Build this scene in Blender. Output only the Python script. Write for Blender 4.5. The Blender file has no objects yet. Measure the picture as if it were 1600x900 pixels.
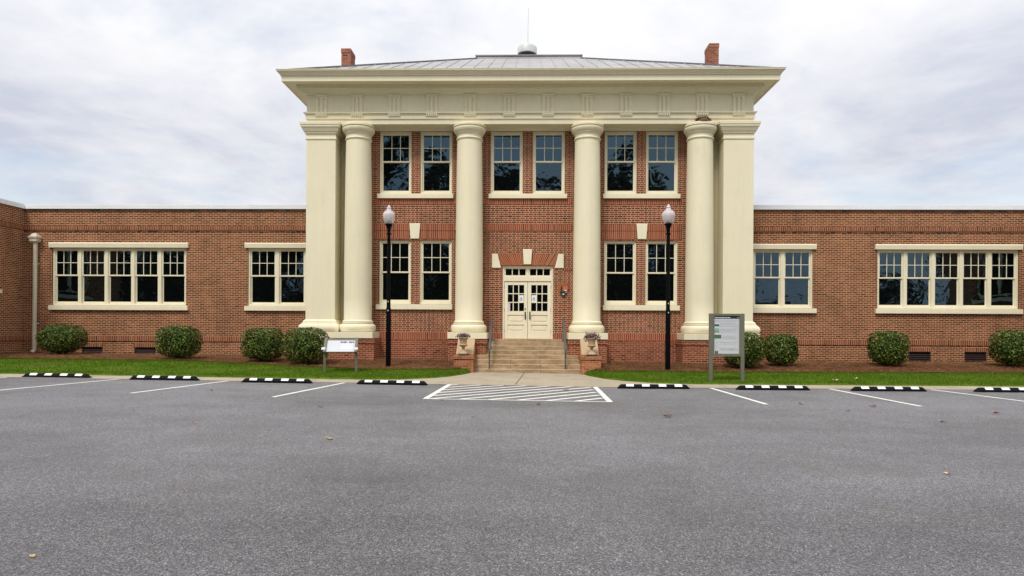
import bpy, bmesh, math, random
from mathutils import Vector, Matrix, noise as mnoise
random.seed(7)
R = math.radians
S = bpy.context.scene
COL = S.collection
PI = math.pi

# ------------------------------------------------------------------ materials
def new_mat(name):
    m = bpy.data.materials.new(name); m.use_nodes = True
    nt = m.node_tree
    return m, nt, nt.nodes['Principled BSDF']

class NB:
    """small node builder"""
    def __init__(s, nt): s.nt = nt
    def n(s, t, **kw):
        nd = s.nt.nodes.new(t)
        for k, v in kw.items(): setattr(nd, k, v)
        return nd
    def link(s, a, b): s.nt.links.new(a, b)
    def put(s, sock, v):
        if hasattr(v, 'is_output'): s.nt.links.new(v, sock)
        else: sock.default_value = v
    def math(s, op, a, b=None, c=None, clamp=False):
        nd = s.n('ShaderNodeMath', operation=op, use_clamp=clamp)
        s.put(nd.inputs[0], a)
        if b is not None: s.put(nd.inputs[1], b)
        if c is not None: s.put(nd.inputs[2], c)
        return nd.outputs[0]
    def mix(s, f, a, b, blend='MIX'):
        nd = s.n('ShaderNodeMix', data_type='RGBA', blend_type=blend)
        s.put(nd.inputs[0], f)
        s.put(nd.inputs[6], a if hasattr(a, 'is_output') else (*a, 1))
        s.put(nd.inputs[7], b if hasattr(b, 'is_output') else (*b, 1))
        return nd.outputs[2]
    def ramp(s, f, stops, interp='LINEAR'):
        nd = s.n('ShaderNodeValToRGB'); cr = nd.color_ramp; cr.interpolation = interp
        while len(cr.elements) < len(stops): cr.elements.new(0.5)
        for e, (p, c) in zip(cr.elements, stops):
            e.position = p; e.color = (*c, 1) if len(c) == 3 else c
        s.put(nd.inputs[0], f)
        return nd.outputs[0]
    def noise(s, vec, scale, detail=3, rough=.55, dist=0):
        nd = s.n('ShaderNodeTexNoise')
        if vec is not None: s.link(vec, nd.inputs['Vector'])
        nd.inputs['Scale'].default_value = scale; nd.inputs['Detail'].default_value = detail
        nd.inputs['Roughness'].default_value = rough; nd.inputs['Distortion'].default_value = dist
        return nd.outputs[0]
    def obj(s): return s.n('ShaderNodeTexCoord').outputs['Object']
    def bump(s, h, strength, dist, bsdf):
        b = s.n('ShaderNodeBump'); b.inputs['Strength'].default_value = strength
        b.inputs['Distance'].default_value = dist; s.link(h, b.inputs['Height'])
        s.link(b.outputs[0], bsdf.inputs['Normal'])
    def scaled(s, vec, xyz):
        m = s.n('ShaderNodeMapping'); m.inputs['Scale'].default_value = xyz
        s.link(vec, m.inputs['Vector']); return m.outputs[0]

def plain(name, col, rough=.6, var=.12, scale=3.0, metal=0.0, bump=0, spec=.5, fine=40):
    m, nt, p = new_mat(name); b = NB(nt); o = b.obj()
    n1 = b.noise(o, scale, 5); n2 = b.noise(o, fine, 3)
    f = b.math('ADD', b.math('MULTIPLY', n1, .65), b.math('MULTIPLY', n2, .35))
    lo = tuple(c*(1-var*1.6) for c in col); hi = tuple(min(1, c*(1+var*1.2)) for c in col)
    b.link(b.ramp(f, [(.3, lo), (.7, hi)]), p.inputs['Base Color'])
    p.inputs['Roughness'].default_value = rough; p.inputs['Metallic'].default_value = metal
    p.inputs['Specular IOR Level'].default_value = spec
    if bump: b.bump(n2, bump, .01, p)
    return m

def brick_mat(name, reds, mortar, ch=.0725, L=.205, H=0.0, m=.011, dark=0.0, darkcol=(.04, .03, .028),
              soldier=False, fan=None, weather=.25, paint=None):
    """reds: three brick colours; H>0 gives Flemish bond with dark headers; soldier stands the bricks on end;
    fan=(cx, cz) leans the soldiers towards a centre (flat arch)"""
    mt, nt, p = new_mat(name); b = NB(nt); o = b.obj()
    sep = b.n('ShaderNodeSeparateXYZ'); b.link(o, sep.inputs[0])
    g = b.n('ShaderNodeNewGeometry'); sn = b.n('ShaderNodeSeparateXYZ'); b.link(g.outputs['Normal'], sn.inputs[0])
    side = b.math('GREATER_THAN', b.math('ABSOLUTE', sn.outputs[0]), .7)
    u = b.math('ADD', b.math('MULTIPLY', sep.outputs[0], b.math('SUBTRACT', 1.0, side)), b.math('MULTIPLY', sep.outputs[1], side))
    v = sep.outputs[2]
    if fan:
        dx = b.math('SUBTRACT', u, fan[0]); dz = b.math('SUBTRACT', v, fan[1])
        u = b.math('DIVIDE', dx, b.math('MULTIPLY', dz, 1/1.6))
    # slight hand-laid wobble
    wob = b.noise(o, 1.3, 2)
    v2 = b.math('ADD', v, b.math('MULTIPLY', b.math('SUBTRACT', wob, .5), .008))
    if soldier: u, v2, = u, b.math('MULTIPLY', v2, .0001); ch, L, H = 10, ch, 0
    row = b.math('FLOOR', b.math('DIVIDE', v2, ch)); fv = b.math('SUBTRACT', v2, b.math('MULTIPLY', row, ch))
    P = L + H
    par = b.math('MODULO', b.math('ABSOLUTE', row), 2.0)
    us = b.math('ADD', u, b.math('MULTIPLY', par, P*.5))
    cell = b.math('FLOOR', b.math('DIVIDE', us, P))
    w = b.math('SUBTRACT', us, b.math('MULTIPLY', cell, P))
    hd = b.math('GREATER_THAN', w, L) if H > 0 else None
    lw = b.math('SUBTRACT', w, b.math('MULTIPLY', hd, L)) if H > 0 else w
    mor = b.math('LESS_THAN', lw, m)
    if not soldier: mor = b.math('MAXIMUM', mor, b.math('LESS_THAN', fv, m))
    cmb = b.n('ShaderNodeCombineXYZ')
    b.put(cmb.inputs[0], b.math('ADD', b.math('MULTIPLY', cell, 2.0), hd) if H > 0 else cell); b.put(cmb.inputs[1], row)
    wn = b.n('ShaderNodeTexWhiteNoise', noise_dimensions='2D'); b.link(cmb.outputs[0], wn.inputs['Vector'])
    rnd = wn.outputs['Value']
    col = b.ramp(rnd, [(0, reds[0]), (.5, reds[1]), (.85, reds[2]), (1, tuple(c*.55 for c in reds[0]))])
    if dark > 0:
        sp = b.n('ShaderNodeSeparateColor'); b.link(wn.outputs['Color'], sp.inputs[0])
        isd = b.math('LESS_THAN', sp.outputs[1], dark)
        if H > 0: isd = b.math('MULTIPLY', isd, hd)
        col = b.mix(isd, col, darkcol)
    col = b.mix(mor, col, mortar)
    if paint:
        col = b.mix(b.math('MULTIPLY', mor, .25), paint, tuple(c*.7 for c in paint))
    big = b.noise(o, .55, 5, .6)
    st = b.noise(b.scaled(o, (1, 1, .22)), 1.7, 4, .65)
    wv = b.math('ADD', b.math('MULTIPLY', big, .5), b.math('MULTIPLY', st, .5))
    k = b.ramp(wv, [(.32, (1-weather,)*3), (.5, (1, 1, 1)), (.7, (1+weather*.6,)*3)])
    col = b.mix(1.0, col, k, 'MULTIPLY')
    b.link(col, p.inputs['Base Color'])
    p.inputs['Roughness'].default_value = .92; p.inputs['Specular IOR Level'].default_value = .1
    h = b.math('ADD', b.math('MULTIPLY', mor, -1.0), b.math('MULTIPLY', b.noise(o, 60, 3), .4))
    b.bump(h, .45, .008, p)
    return mt

M = {}
RED = [(.160, .037, .019), (.215, .051, .025), (.275, .081, .043)]
ORG = [(.138, .042, .0185), (.190, .060, .0255), (.255, .094, .041)]
M['brick_main'] = brick_mat('main_block_flemish_brick', RED, (.64, .44, .27), H=.105, m=.013, dark=.5, darkcol=(.082, .042, .030), weather=.22)
M['brick_plain'] = brick_mat('plain_red_brick', [(.18, .042, .021), (.235, .060, .030), (.285, .088, .048)], (.50, .34, .21), m=.011, weather=.28)
M['brick_wing'] = brick_mat('wing_running_brick', ORG, (.66, .435, .255), ch=.069, L=.207, m=.0125, dark=.05, darkcol=(.10, .042, .026), weather=.32)
M['soldier_main'] = brick_mat('main_block_soldier_brick', [(.225, .052, .026), (.275, .068, .033), (.33, .098, .05)], (.56, .36, .22), ch=.070, m=.012, soldier=True, weather=.15)
M['soldier_wing'] = brick_mat('wing_soldier_brick', [(.16, .045, .020), (.215, .064, .028), (.27, .09, .042)], (.62, .41, .25), ch=.07, soldier=True, weather=.2)
M['dark_course'] = brick_mat('dark_brown_course_brick', [(.10, .05, .03), (.15, .065, .036), (.19, .085, .05)], (.22, .15, .095), ch=.067, weather=.35, dark=.25)  # darker brown brick for two narrow wing courses
M['chimney'] = brick_mat('chimney_brick', [(.23, .07, .045), (.3, .1, .062), (.35, .14, .09)], (.40, .26, .18), weather=.3)
M['pier'] = brick_mat('pier_orange_brick', [(.27, .085, .038), (.36, .125, .055), (.43, .17, .08)], (.45, .30, .18), weather=.3)
M['painted'] = brick_mat('cream_painted_brick', RED, (.5, .4, .3), paint=(.56, .505, .33), weather=.16)
def fan_mat(name, cx, cz):
    return brick_mat(name, [(.25, .058, .026), (.30, .08, .036), (.35, .115, .058)], (.58, .38, .22), ch=.072, m=.012, soldier=True, fan=(cx, cz), weather=.15)

def cream_mat(name, base=(.77, .705, .505)):
    m, nt, p = new_mat(name); b = NB(nt); o = b.obj()
    n1 = b.noise(o, .9, 5, .6); n2 = b.noise(b.scaled(o, (5, 5, .55)), 1.3, 5, .65); n3 = b.noise(o, 55, 2)
    f = b.math('ADD', b.math('MULTIPLY', n1, .5), b.math('MULTIPLY', n2, .5))
    col = b.ramp(f, [(.28, tuple(c*.88 for c in base)), (.42, tuple(c*.98 for c in base)), (.65, tuple(min(1, c*1.05) for c in base))])
    dirt = b.noise(b.scaled(o, (9, 9, .4)), 1.0, 6, .7)
    col = b.mix(b.ramp(dirt, [(.66, (0, 0, 0)), (.9, (.3,)*3)]), col, (.34, .30, .20))
    b.link(col, p.inputs['Base Color']); p.inputs['Roughness'].default_value = .62
    p.inputs['Specular IOR Level'].default_value = .2
    b.bump(n3, .12, .004, p)
    return m
M['cream'] = cream_mat('cream_stucco_paint')
M['trim'] = cream_mat('cream_trim_paint', (.785, .725, .535))
M['door'] = cream_mat('cream_door_paint', (.785, .725, .54))

def glass_mat(name, tint, ior=1.75, wav=.03):
    m, nt, p = new_mat(name); b = NB(nt); o = b.obj()
    p.inputs['Base Color'].default_value = (.0025, .0028, .003, 1)
    p.inputs['Roughness'].default_value = .015; p.inputs['IOR'].default_value = ior
    p.inputs['Specular Tint'].default_value = (*tint, 1)
    b.bump(b.noise(o, 1.6, 2, .5, .6), wav, .25, p)
    return m
M['glass'] = glass_mat('window_glass', (.50, .80, 1.0), 1.92)

def concrete(name, base, joint=None):
    m, nt, p = new_mat(name); b = NB(nt); o = b.obj()
    n1 = b.noise(o, .8, 6, .65); n2 = b.noise(o, 90, 3, .7); n3 = b.noise(o, 6, 5, .7)
    f = b.math('ADD', b.math('MULTIPLY', n1, .45), b.math('ADD', b.math('MULTIPLY', n2, .2), b.math('MULTIPLY', n3, .35)))
    col = b.ramp(f, [(.33, tuple(c*.62 for c in base)), (.48, base), (.66, tuple(c*1.18 for c in base))])
    b.link(col, p.inputs['Base Color']); p.inputs['Roughness'].default_value = .9
    p.inputs['Specular IOR Level'].default_value = .2
    b.bump(n2, .3, .004, p)
    return m
M['concrete'] = concrete('walk_concrete', (.36, .305, .225))
def step_stone():
    m, nt, p = new_mat('stained_step_stone'); b = NB(nt); o = b.obj()
    base = (.52, .375, .235)
    n1 = b.noise(b.scaled(o, (1.1, 3, 6)), 1.5, 6, .7); n2 = b.noise(o, 80, 3, .7); n3 = b.noise(b.scaled(o, (1, 1, 1)), 9, 6, .75)
    f = b.math('ADD', b.math('MULTIPLY', n1, .5), b.math('ADD', b.math('MULTIPLY', n2, .12), b.math('MULTIPLY', n3, .38)))
    col = b.ramp(f, [(.34, tuple(c*.34 for c in base)), (.44, tuple(c*.72 for c in base)), (.53, base), (.68, tuple(c*1.2 for c in base))])
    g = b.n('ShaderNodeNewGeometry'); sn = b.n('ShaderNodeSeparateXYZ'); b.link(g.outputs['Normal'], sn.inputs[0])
    riser_tone = b.math('MULTIPLY', b.math('LESS_THAN', sn.outputs[1], -.6), b.ramp(b.noise(b.scaled(o, (.8, 1, 2)), 2.2, 5, .7), [(.38, (.15,)*3), (.62, (.75,)*3)]))
    col = b.mix(riser_tone, col, (.20, .145, .075))  # front-facing risers mixed unevenly towards a darker brown
    b.link(col, p.inputs['Base Color']); p.inputs['Roughness'].default_value = .9; p.inputs['Specular IOR Level'].default_value = .15
    b.bump(n3, .3, .006, p); return m
M['step'] = step_stone()
M['cap'] = concrete('buff_cap_stone', (.42, .30, .18))
M['urn'] = concrete('buff_cast_stone', (.42, .30, .19))

def asphalt_mat():
    m, nt, p = new_mat('worn_asphalt'); b = NB(nt); o = b.obj()
    vo = b.n('ShaderNodeTexVoronoi', feature='F1'); vo.inputs['Scale'].default_value = 165; b.link(o, vo.inputs['Vector'])
    sp = b.n('ShaderNodeSeparateColor'); b.link(vo.outputs['Color'], sp.inputs[0])
    vo2 = b.n('ShaderNodeTexVoronoi', feature='F1'); vo2.inputs['Scale'].default_value = 82; b.link(o, vo2.inputs['Vector'])
    sp2 = b.n('ShaderNodeSeparateColor'); b.link(vo2.outputs['Color'], sp2.inputs[0])
    big = b.noise(o, .16, 5, .62); mid = b.noise(o, 1.1, 5, .6); patch = b.noise(b.scaled(o, (.22, 1.0, 1)), .42, 6, .65)
    r = b.math('ADD', b.math('MULTIPLY', sp.outputs[0], .6), b.math('MULTIPLY', sp2.outputs[1], .4))
    stone = b.ramp(r, [(.08, (.026, .025, .026)), (.42, (.115, .114, .118)), (.75, (.215, .212, .218)), (.95, (.52, .51, .50))])
    t = b.math('ADD', b.math('MULTIPLY', big, .45), b.math('ADD', b.math('MULTIPLY', mid, .25), b.math('MULTIPLY', patch, .3)))
    k = b.ramp(t, [(.36, (.66, .645, .64)), (.5, (1, 1, 1)), (.62, (1.26, 1.26, 1.27))])
    col = b.mix(1.0, stone, k, 'MULTIPLY')
    # asphalt colour darkened towards the camera, imitating the falloff of grazing light
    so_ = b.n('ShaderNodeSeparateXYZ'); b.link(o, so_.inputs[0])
    near_shade = b.math('ADD', so_.outputs[1], b.math('MULTIPLY', b.math('SUBTRACT', b.noise(o, .35, 5, .65), .5), 9.0))
    near_shade = b.math('MULTIPLY', near_shade, .1)
    col = b.mix(1.0, col, b.ramp(near_shade, [(.45, (.76, .745, .745)), (.95, (1.03, 1.03, 1.04))]), 'MULTIPLY')
    # faint brownish oil / leaf stains
    s = b.noise(o, .42, 4, .7)
    col = b.mix(b.ramp(s, [(.54, (0, 0, 0)), (.74, (.5,)*3)]), col, (.115, .092, .082))
    b.link(col, p.inputs['Base Color']); p.inputs['Roughness'].default_value = .6
    p.inputs['Specular IOR Level'].default_value = .5
    h = b.math('ADD', b.math('MULTIPLY', vo.outputs['Distance'], -1.0), b.math('MULTIPLY', sp2.outputs[0], .25))
    b.bump(h, .55, .012, p)
    return m
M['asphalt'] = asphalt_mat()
def paint_mat():
    m, nt, p = new_mat('worn_white_road_paint'); b = NB(nt); o = b.obj()
    n = b.noise(o, 38, 5, .7); n2 = b.noise(o, 2.2, 4, .6)
    f = b.math('ADD', b.math('MULTIPLY', n, .6), b.math('MULTIPLY', n2, .4))
    b.link(b.ramp(f, [(.30, (.24, .235, .23)), (.40, (.64, .62, .56)), (.65, (.78, .75, .68))]), p.inputs['Base Color'])
    p.inputs['Roughness'].default_value = .8
    return m
M['paint'] = paint_mat()

def leafy(name, stops, rough=.45, scale=2.5, trans=.0, spec=.4):
    m, nt, p = new_mat(name); b = NB(nt); o = b.obj()
    g = b.n('ShaderNodeNewGeometry').outputs['Random Per Island']
    n = b.noise(o, scale, 3)
    f = b.math('ADD', b.math('MULTIPLY', g, .7), b.math('MULTIPLY', n, .3))
    b.link(b.ramp(f, stops), p.inputs['Base Color'])
    p.inputs['Roughness'].default_value = rough; p.inputs['Specular IOR Level'].default_value = spec
    if trans:
        p.inputs['Transmission Weight'].default_value = 0
        ts = b.n('ShaderNodeBsdfTranslucent'); b.link(b.ramp(f, stops), ts.inputs[0])
        mx = b.n('ShaderNodeMixShader'); mx.inputs[0].default_value = trans
        out = nt.nodes['Material Output']
        b.link(p.outputs[0], mx.inputs[1]); b.link(ts.outputs[0], mx.inputs[2]); b.link(mx.outputs[0], out.inputs[0])
    return m
M['shrub'] = leafy('shrub_leaf', [(.2, (.006, .015, .002)), (.46, (.030, .058, .006)), (.68, (.095, .145, .020)), (.9, (.29, .335, .085))], .45, 3, .08, .14)
M['grass'] = leafy('grass_blade', [(.1, (.034, .080, .003)), (.5, (.085, .160, .008)), (.8, (.145, .225, .016)), (.98, (.32, .30, .08))], .8, .8, .3, .05)
M['straw'] = leafy('pine_straw', [(.1, (.06, .026, .011)), (.5, (.175, .083, .038)), (.85, (.31, .17, .085)), (1, (.52, .38, .24))], .9, 2, 0, .05)
M['wood_leaf'] = leafy('woodland_leaf', [(.1, (.02, .035, .012)), (.6, (.04, .07, .02)), (1, (.07, .105, .03))], .6, .3, .2)
M['purple'] = leafy('purple_foliage', [(.1, (.045, .016, .03)), (.5, (.12, .045, .085)), (.85, (.20, .085, .12)), (1, (.12, .14, .06))], .5, 6)
M['bark'] = plain('bark', (.11, .075, .05), .95, .3, 4, bump=.5)
M['twig'] = leafy('nest_twig', [(0, (.06, .03, .015)), (.6, (.13, .07, .035)), (1, (.24, .16, .08))], .9, 8)
M['leaf_yellow'] = plain('dry_yellow_leaf', (.55, .40, .16), .7, .25, 14)
M['leaf_tan'] = plain('dry_tan_leaf', (.50, .36, .22), .7, .25, 14)
M['leaf_brown'] = plain('dry_brown_leaf', (.14, .07, .04), .8, .3, 14)
M['leaf_red'] = plain('dry_red_leaf', (.42, .16, .09), .7, .25, 14)

def soil():
    m, nt, p = new_mat('mulch'); b = NB(nt); o = b.obj()
    n = b.noise(o, 28, 6, .75); n2 = b.noise(o, 1.5, 4)
    f = b.math('ADD', b.math('MULTIPLY', n, .7), b.math('MULTIPLY', n2, .3))
    b.link(b.ramp(f, [(.34, (.035, .016, .008)), (.5, (.13, .060, .028)), (.66, (.25, .13, .065))]), p.inputs['Base Color'])
    p.inputs['Roughness'].default_value = .95; p.inputs['Specular IOR Level'].default_value = .05; b.bump(n, .9, .03, p); return m
M['mulch'] = soil()
def turf():
    m, nt, p = new_mat('turf'); b = NB(nt); o = b.obj()
    n = b.noise(b.scaled(o, (1, .6, 1)), 45, 5, .7); n2 = b.noise(o, .9, 4)
    f = b.math('ADD', b.math('MULTIPLY', n, .55), b.math('MULTIPLY', n2, .45))
    col = b.ramp(f, [(.3, (.032, .070, .005)), (.5, (.075, .140, .010)), (.7, (.13, .20, .02))])
    dry = b.math('ADD', b.math('MULTIPLY', b.noise(o, 1.1, 5, .65), .6), b.math('MULTIPLY', b.noise(o, 9, 4, .6), .4))
    col = b.mix(b.ramp(dry, [(.52, (0, 0, 0)), (.66, (.8,)*3)]), col, (.17, .13, .05))
    b.link(col, p.inputs['Base Color'])
    p.inputs['Roughness'].default_value = .95; p.inputs['Specular IOR Level'].default_value = .05; b.bump(n, .8, .03, p); return m
M['turf'] = turf()
M['far_ground'] = plain('far_grass', (.07, .11, .03), .95, .3, .05)

M['roof'] = plain('weathered_metal_roof', (.335, .322, .322), .65, .16, .8, metal=.1)
M['roof_edge'] = plain('roof_hip_cap_metal', (.16, .15, .16), .5, .15, 1)
M['vent_cap'] = plain('pale_vent_metal', (.55, .58, .55), .45, .1, 3)
M['vent_neck'] = plain('dark_vent_metal', (.06, .05, .055), .6, .15, 3)
M['coping'] = plain('pale_coping_metal', (.78, .79, .80), .42, .06, 1.2)
M['downspout'] = plain('buff_downspout_paint', (.62, .56, .42), .5, .1, 2)
M['louvre'] = plain('dark_brown_louvre', (.035, .017, .016), .6, .2, 3)
M['rail'] = plain('grey_painted_iron', (.085, .085, .095), .42, .15, 6)
M['black_metal'] = plain('black_lamp_paint', (.0025, .0025, .003), .45, .2, 5, spec=.07)
M['white_mark'] = plain('white_reference_mark', (.7, .7, .7), .6, .1, 20)
M['rubber'] = plain('black_rubber', (.006, .006, .0065), .8, .25, 12, bump=.3, spec=.12)
M['stop_white'] = plain('white_reflective_patch', (.80, .80, .80), .5, .12, 14)
M['olive'] = plain('olive_bronze_paint', (.135, .135, .098), .45, .1, 3)
M['handle'] = plain('dark_bronze_handle', (.03, .025, .02), .35, .1, 8, metal=.6)
M['paper'] = plain('white_paper', (.78, .80, .84), .7, .04, 4)
M['paper_pink'] = plain('pale_pink_paper', (.72, .62, .62), .7, .05, 4)
M['ink'] = plain('dark_ink', (.05, .05, .07), .7, .1, 4)
M['ink_pale'] = plain('grey_print', (.46, .48, .51), .7, .15, 9)
M['panel_white'] = plain('white_laminate', (.52, .535, .555), .35, .03, 3)
M['panel_head'] = plain('dark_green_header', (.02, .045, .045), .3, .1, 3)
M['letter_white'] = plain('white_lettering', (.75, .78, .78), .5, .05, 9)
M['pic_green'] = plain('green_landscape_print', (.05, .14, .08), .3, .7, 14)
M['pic_blue'] = plain('blue_sky_print', (.16, .42, .55), .3, .3, 12)
M['pic_sand'] = plain('olive_field_print', (.28, .30, .12), .3, .4, 12)
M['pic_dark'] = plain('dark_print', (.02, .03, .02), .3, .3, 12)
M['arrow_brown'] = plain('orange_brown_emblem_paint', (.36, .095, .022), .5, .06, 8)
M['arrow_red'] = plain('terracotta_emblem_paint', (.46, .15, .09), .5, .06, 8)
M['arrow_green'] = plain('dark_green_emblem_paint', (.014, .028, .014), .5, .1, 8)
M['arrow_white'] = plain('white_emblem_paint', (.8, .8, .76), .5, .04, 8)

def globe():
    m, nt, p = new_mat('milky_prismatic_globe'); b = NB(nt); o = b.obj()
    w = b.n('ShaderNodeTexWave', wave_type='BANDS', bands_direction='Z'); w.inputs['Scale'].default_value = 14
    b.link(o, w.inputs['Vector'])
    p.inputs['Base Color'].default_value = (.80, .74, .75, 1); p.inputs['Roughness'].default_value = .22
    p.inputs['Transmission Weight'].default_value = .35; p.inputs['IOR'].default_value = 1.25
    p.inputs['Subsurface Weight'].default_value = .0
    b.bump(w.outputs[0], .25, .01, p)
    return m
M['globe'] = globe()

# ------------------------------------------------------------------ mesh builder
class MB:
    def __init__(s): s.v = []; s.f = []; s.mi = []; s.cur = 0
    def add(s, vs, fs):
        o = len(s.v); s.v += [tuple(v) for v in vs]
        for f in fs: s.f.append(tuple(i+o for i in f)); s.mi.append(s.cur)
        return s
    def box(s, x0, x1, y0, y1, z0, z1):
        return s.add([(x0,y0,z0),(x1,y0,z0),(x1,y1,z0),(x0,y1,z0),(x0,y0,z1),(x1,y0,z1),(x1,y1,z1),(x0,y1,z1)],
              [(0,3,2,1),(4,5,6,7),(0,1,5,4),(1,2,6,5),(2,3,7,6),(3,0,4,7)])
    def prism(s, poly, y0, y1):
        """polygon of (x, z), counter-clockwise seen from the front (-Y), pushed from y0 to y1"""
        n = len(poly)
        vs = [(x, y0, z) for x, z in poly] + [(x, y1, z) for x, z in poly]
        fs = [tuple(range(n)), tuple(range(2*n-1, n-1, -1))] + [(i, i+n, (i+1) % n+n, (i+1) % n) for i in range(n)]
        return s.add(vs, fs)
    def prism_x(s, poly, x0, x1):
        n = len(poly)
        vs = [(x0, y, z) for y, z in poly] + [(x1, y, z) for y, z in poly]
        fs = [tuple(range(n-1, -1, -1)), tuple(range(n, 2*n))] + [((i+1) % n, (i+1) % n+n, i+n, i) for i in range(n)]
        return s.add(vs, fs)
    def lathe(s, prof, cx, cy, n=32):
        vs, fs = [], []
        for r, z in prof:
            for k in range(n):
                a = 2*PI*k/n; vs.append((cx+r*math.cos(a), cy+r*math.sin(a), z))
        for i in range(len(prof)-1):
            for k in range(n):
                k2 = (k+1) % n; fs.append((i*n+k, i*n+k2, (i+1)*n+k2, (i+1)*n+k))
        fs.append(tuple(range(n-1, -1, -1))); m = (len(prof)-1)*n; fs.append(tuple(range(m, m+n)))
        return s.add(vs, fs)
    def sweep(s, prof, x0, x1, y0, y1, cap=True):
        """profile of (outward offset, z) carried round a rectangle with mitred corners"""
        vs, fs = [], []
        for d, z in prof: vs += [(x0-d,y0-d,z),(x1+d,y0-d,z),(x1+d,y1+d,z),(x0-d,y1+d,z)]
        for i in range(len(prof)-1):
            for k in range(4):
                k2 = (k+1) % 4; fs.append((i*4+k, i*4+k2, i*4+4+k2, i*4+4+k))
        if cap:
            fs.append((3, 2, 1, 0)); m = (len(prof)-1)*4; fs.append((m, m+1, m+2, m+3))
        return s.add(vs, fs)
    def tube(s, pts, r, n=8):
        pts = [Vector(p) for p in pts]; rs = r if isinstance(r, (list, tuple)) else [r]*len(pts)
        vs, fs = [], []
        for i, p in enumerate(pts):
            d = (pts[min(i+1, len(pts)-1)]-pts[max(i-1, 0)]).normalized()
            a = d.orthogonal().normalized()
            if i: a = (pa - d*pa.dot(d)).normalized()
            pa = a; b = d.cross(a)
            for k in range(n):
                t = 2*PI*k/n; vs.append(p+(a*math.cos(t)+b*math.sin(t))*rs[i])
        for i in range(len(pts)-1):
            for k in range(n):
                k2 = (k+1) % n; fs.append((i*n+k, i*n+k2, (i+1)*n+k2, (i+1)*n+k))
        fs.append(tuple(range(n-1, -1, -1))); m = (len(pts)-1)*n; fs.append(tuple(range(m, m+n)))
        return s.add(vs, fs)
    def leaf(s, c, nrm, size, ratio=.55, roll=None):
        nrm = Vector(nrm).normalized(); a = nrm.orthogonal().normalized(); b = nrm.cross(a)
        t = random.uniform(0, 2*PI) if roll is None else roll
        d = a*math.cos(t)+b*math.sin(t); e = nrm.cross(d); c = Vector(c)
        L = size*.5; W = size*ratio*.5; k = nrm*(size*.10)
        return s.add([c-d*L, c+e*W-k*.2+d*L*.1, c+d*L-k, c-e*W-k*.2+d*L*.1], [(0, 3, 2, 1)])
    def build(s, name, mats, parent=None, smooth=False, bevel=0, angle=35):
        me = bpy.data.meshes.new(name)
        off = Vector((0, 0, 0))
        if parent is not None:
            p = parent
            while p.parent is not None: p = p.parent
            off = p.location
        me.from_pydata([(x-off.x, y-off.y, z-off.z) for x, y, z in s.v], [], s.f)
        for m in (mats if isinstance(mats, (list, tuple)) else [mats]): me.materials.append(m)
        me.polygons.foreach_set('material_index', s.mi)
        if smooth:
            me.polygons.foreach_set('use_smooth', [True]*len(me.polygons))
            me.set_sharp_from_angle(angle=R(angle))
        me.update()
        o = bpy.data.objects.new(name, me); COL.objects.link(o)
        if parent is not None: o.parent = parent
        if bevel:
            bm = o.modifiers.new('Bevel', 'BEVEL'); bm.width = bevel; bm.segments = 2; bm.limit_method = 'ANGLE'; bm.angle_limit = R(40)
        return o

def tag(o, label, cat, group=None):
    o['label'] = label; o['category'] = cat
    if group: o['group'] = group
    return o
def thing(name, loc, label, cat, group=None):
    o = bpy.data.objects.new(name, None); COL.objects.link(o); o.location = loc
    o.empty_display_size = .2
    return tag(o, label, cat, group)
def struct(o, kind='structure'): o['kind'] = kind; return o

# ------------------------------------------------------------------ ground levels (metres; building axis at X=0, lens above the origin)
def sm(t): t = max(0, min(1, t)); return t*t*(3-2*t)
def lerp_tab(x, tab):
    if x <= tab[0][0]: return tab[0][1]
    for (a, va), (b, vb) in zip(tab, tab[1:]):
        if x <= b: return va+(vb-va)*(x-a)/(b-a)
    return tab[-1][1]
def g0(x): return .0095*(2.0-max(-24, x)) if x < 2.0 else 0.0
FRONT = [(-40, 18.85), (-4.6, 18.85), (-3.6, 19.1), (-2.85, 19.75), (-2.35, 20.6), (-2.0, 21.8), (-1.86, 22.72), (-1.82, 22.98),
         (1.82, 22.98), (1.86, 22.72), (2.0, 21.8), (2.35, 20.6), (2.85, 19.75), (3.6, 19.1), (4.6, 18.8), (40, 18.7)]
MULCH = [(-40, 22.3), (-16, 22.4), (-13, 22.6), (-11, 22.6), (-9, 22.1), (-7.3, 21.6), (-4.6, 21.35), (-2.6, 21.7), (-1.8, 22.9),
         (1.8, 22.9), (2.6, 21.9), (5.6, 21.9), (9.7, 22.0), (16, 22.25), (40, 22.3)]
def front(x): return lerp_tab(x, FRONT)
def medge(x): return lerp_tab(x, MULCH)
def A(x): return lerp_tab(x, [(-12, .19), (-5, .11), (40, .11)])
def B(x): return lerp_tab(x, [(-12, .05), (-6, .14), (6, .15), (12, .17)])
def hl(x, y):
    f = front(x)
    t = max(0, y-f)
    return g0(x)+.045*min(1, t/.05)+A(x)*sm(t/1.8)*sm((y-18.7)/3.4)+B(x)*sm((y-21.9)/2.2)

def grid(name, mat, xs, yfun, ny, zfun, rough=0):
    mb = MB(); vs = []; fs = []
    for x in xs:
        y0, y1 = yfun(x)
        for j in range(ny+1):
            y = y0+(y1-y0)*j/ny
            z = zfun(x, y)
            if rough: z += rough*mnoise.noise((x*1.7, y*1.7, 3.1))+rough*.6*mnoise.noise((x*6, y*6, 1))
            vs.append((x, y, z))
    n = ny+1
    for i in range(len(xs)-1):
        for j in range(ny): fs.append((i*n+j, (i+1)*n+j, (i+1)*n+j+1, i*n+j+1))
    mb.add(vs, fs)
    return struct(mb.build(name, mat, smooth=True))
def frange(a, b, st):
    n = max(1, round((b-a)/st)); return [a+(b-a)*i/n for i in range(n+1)]

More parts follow.
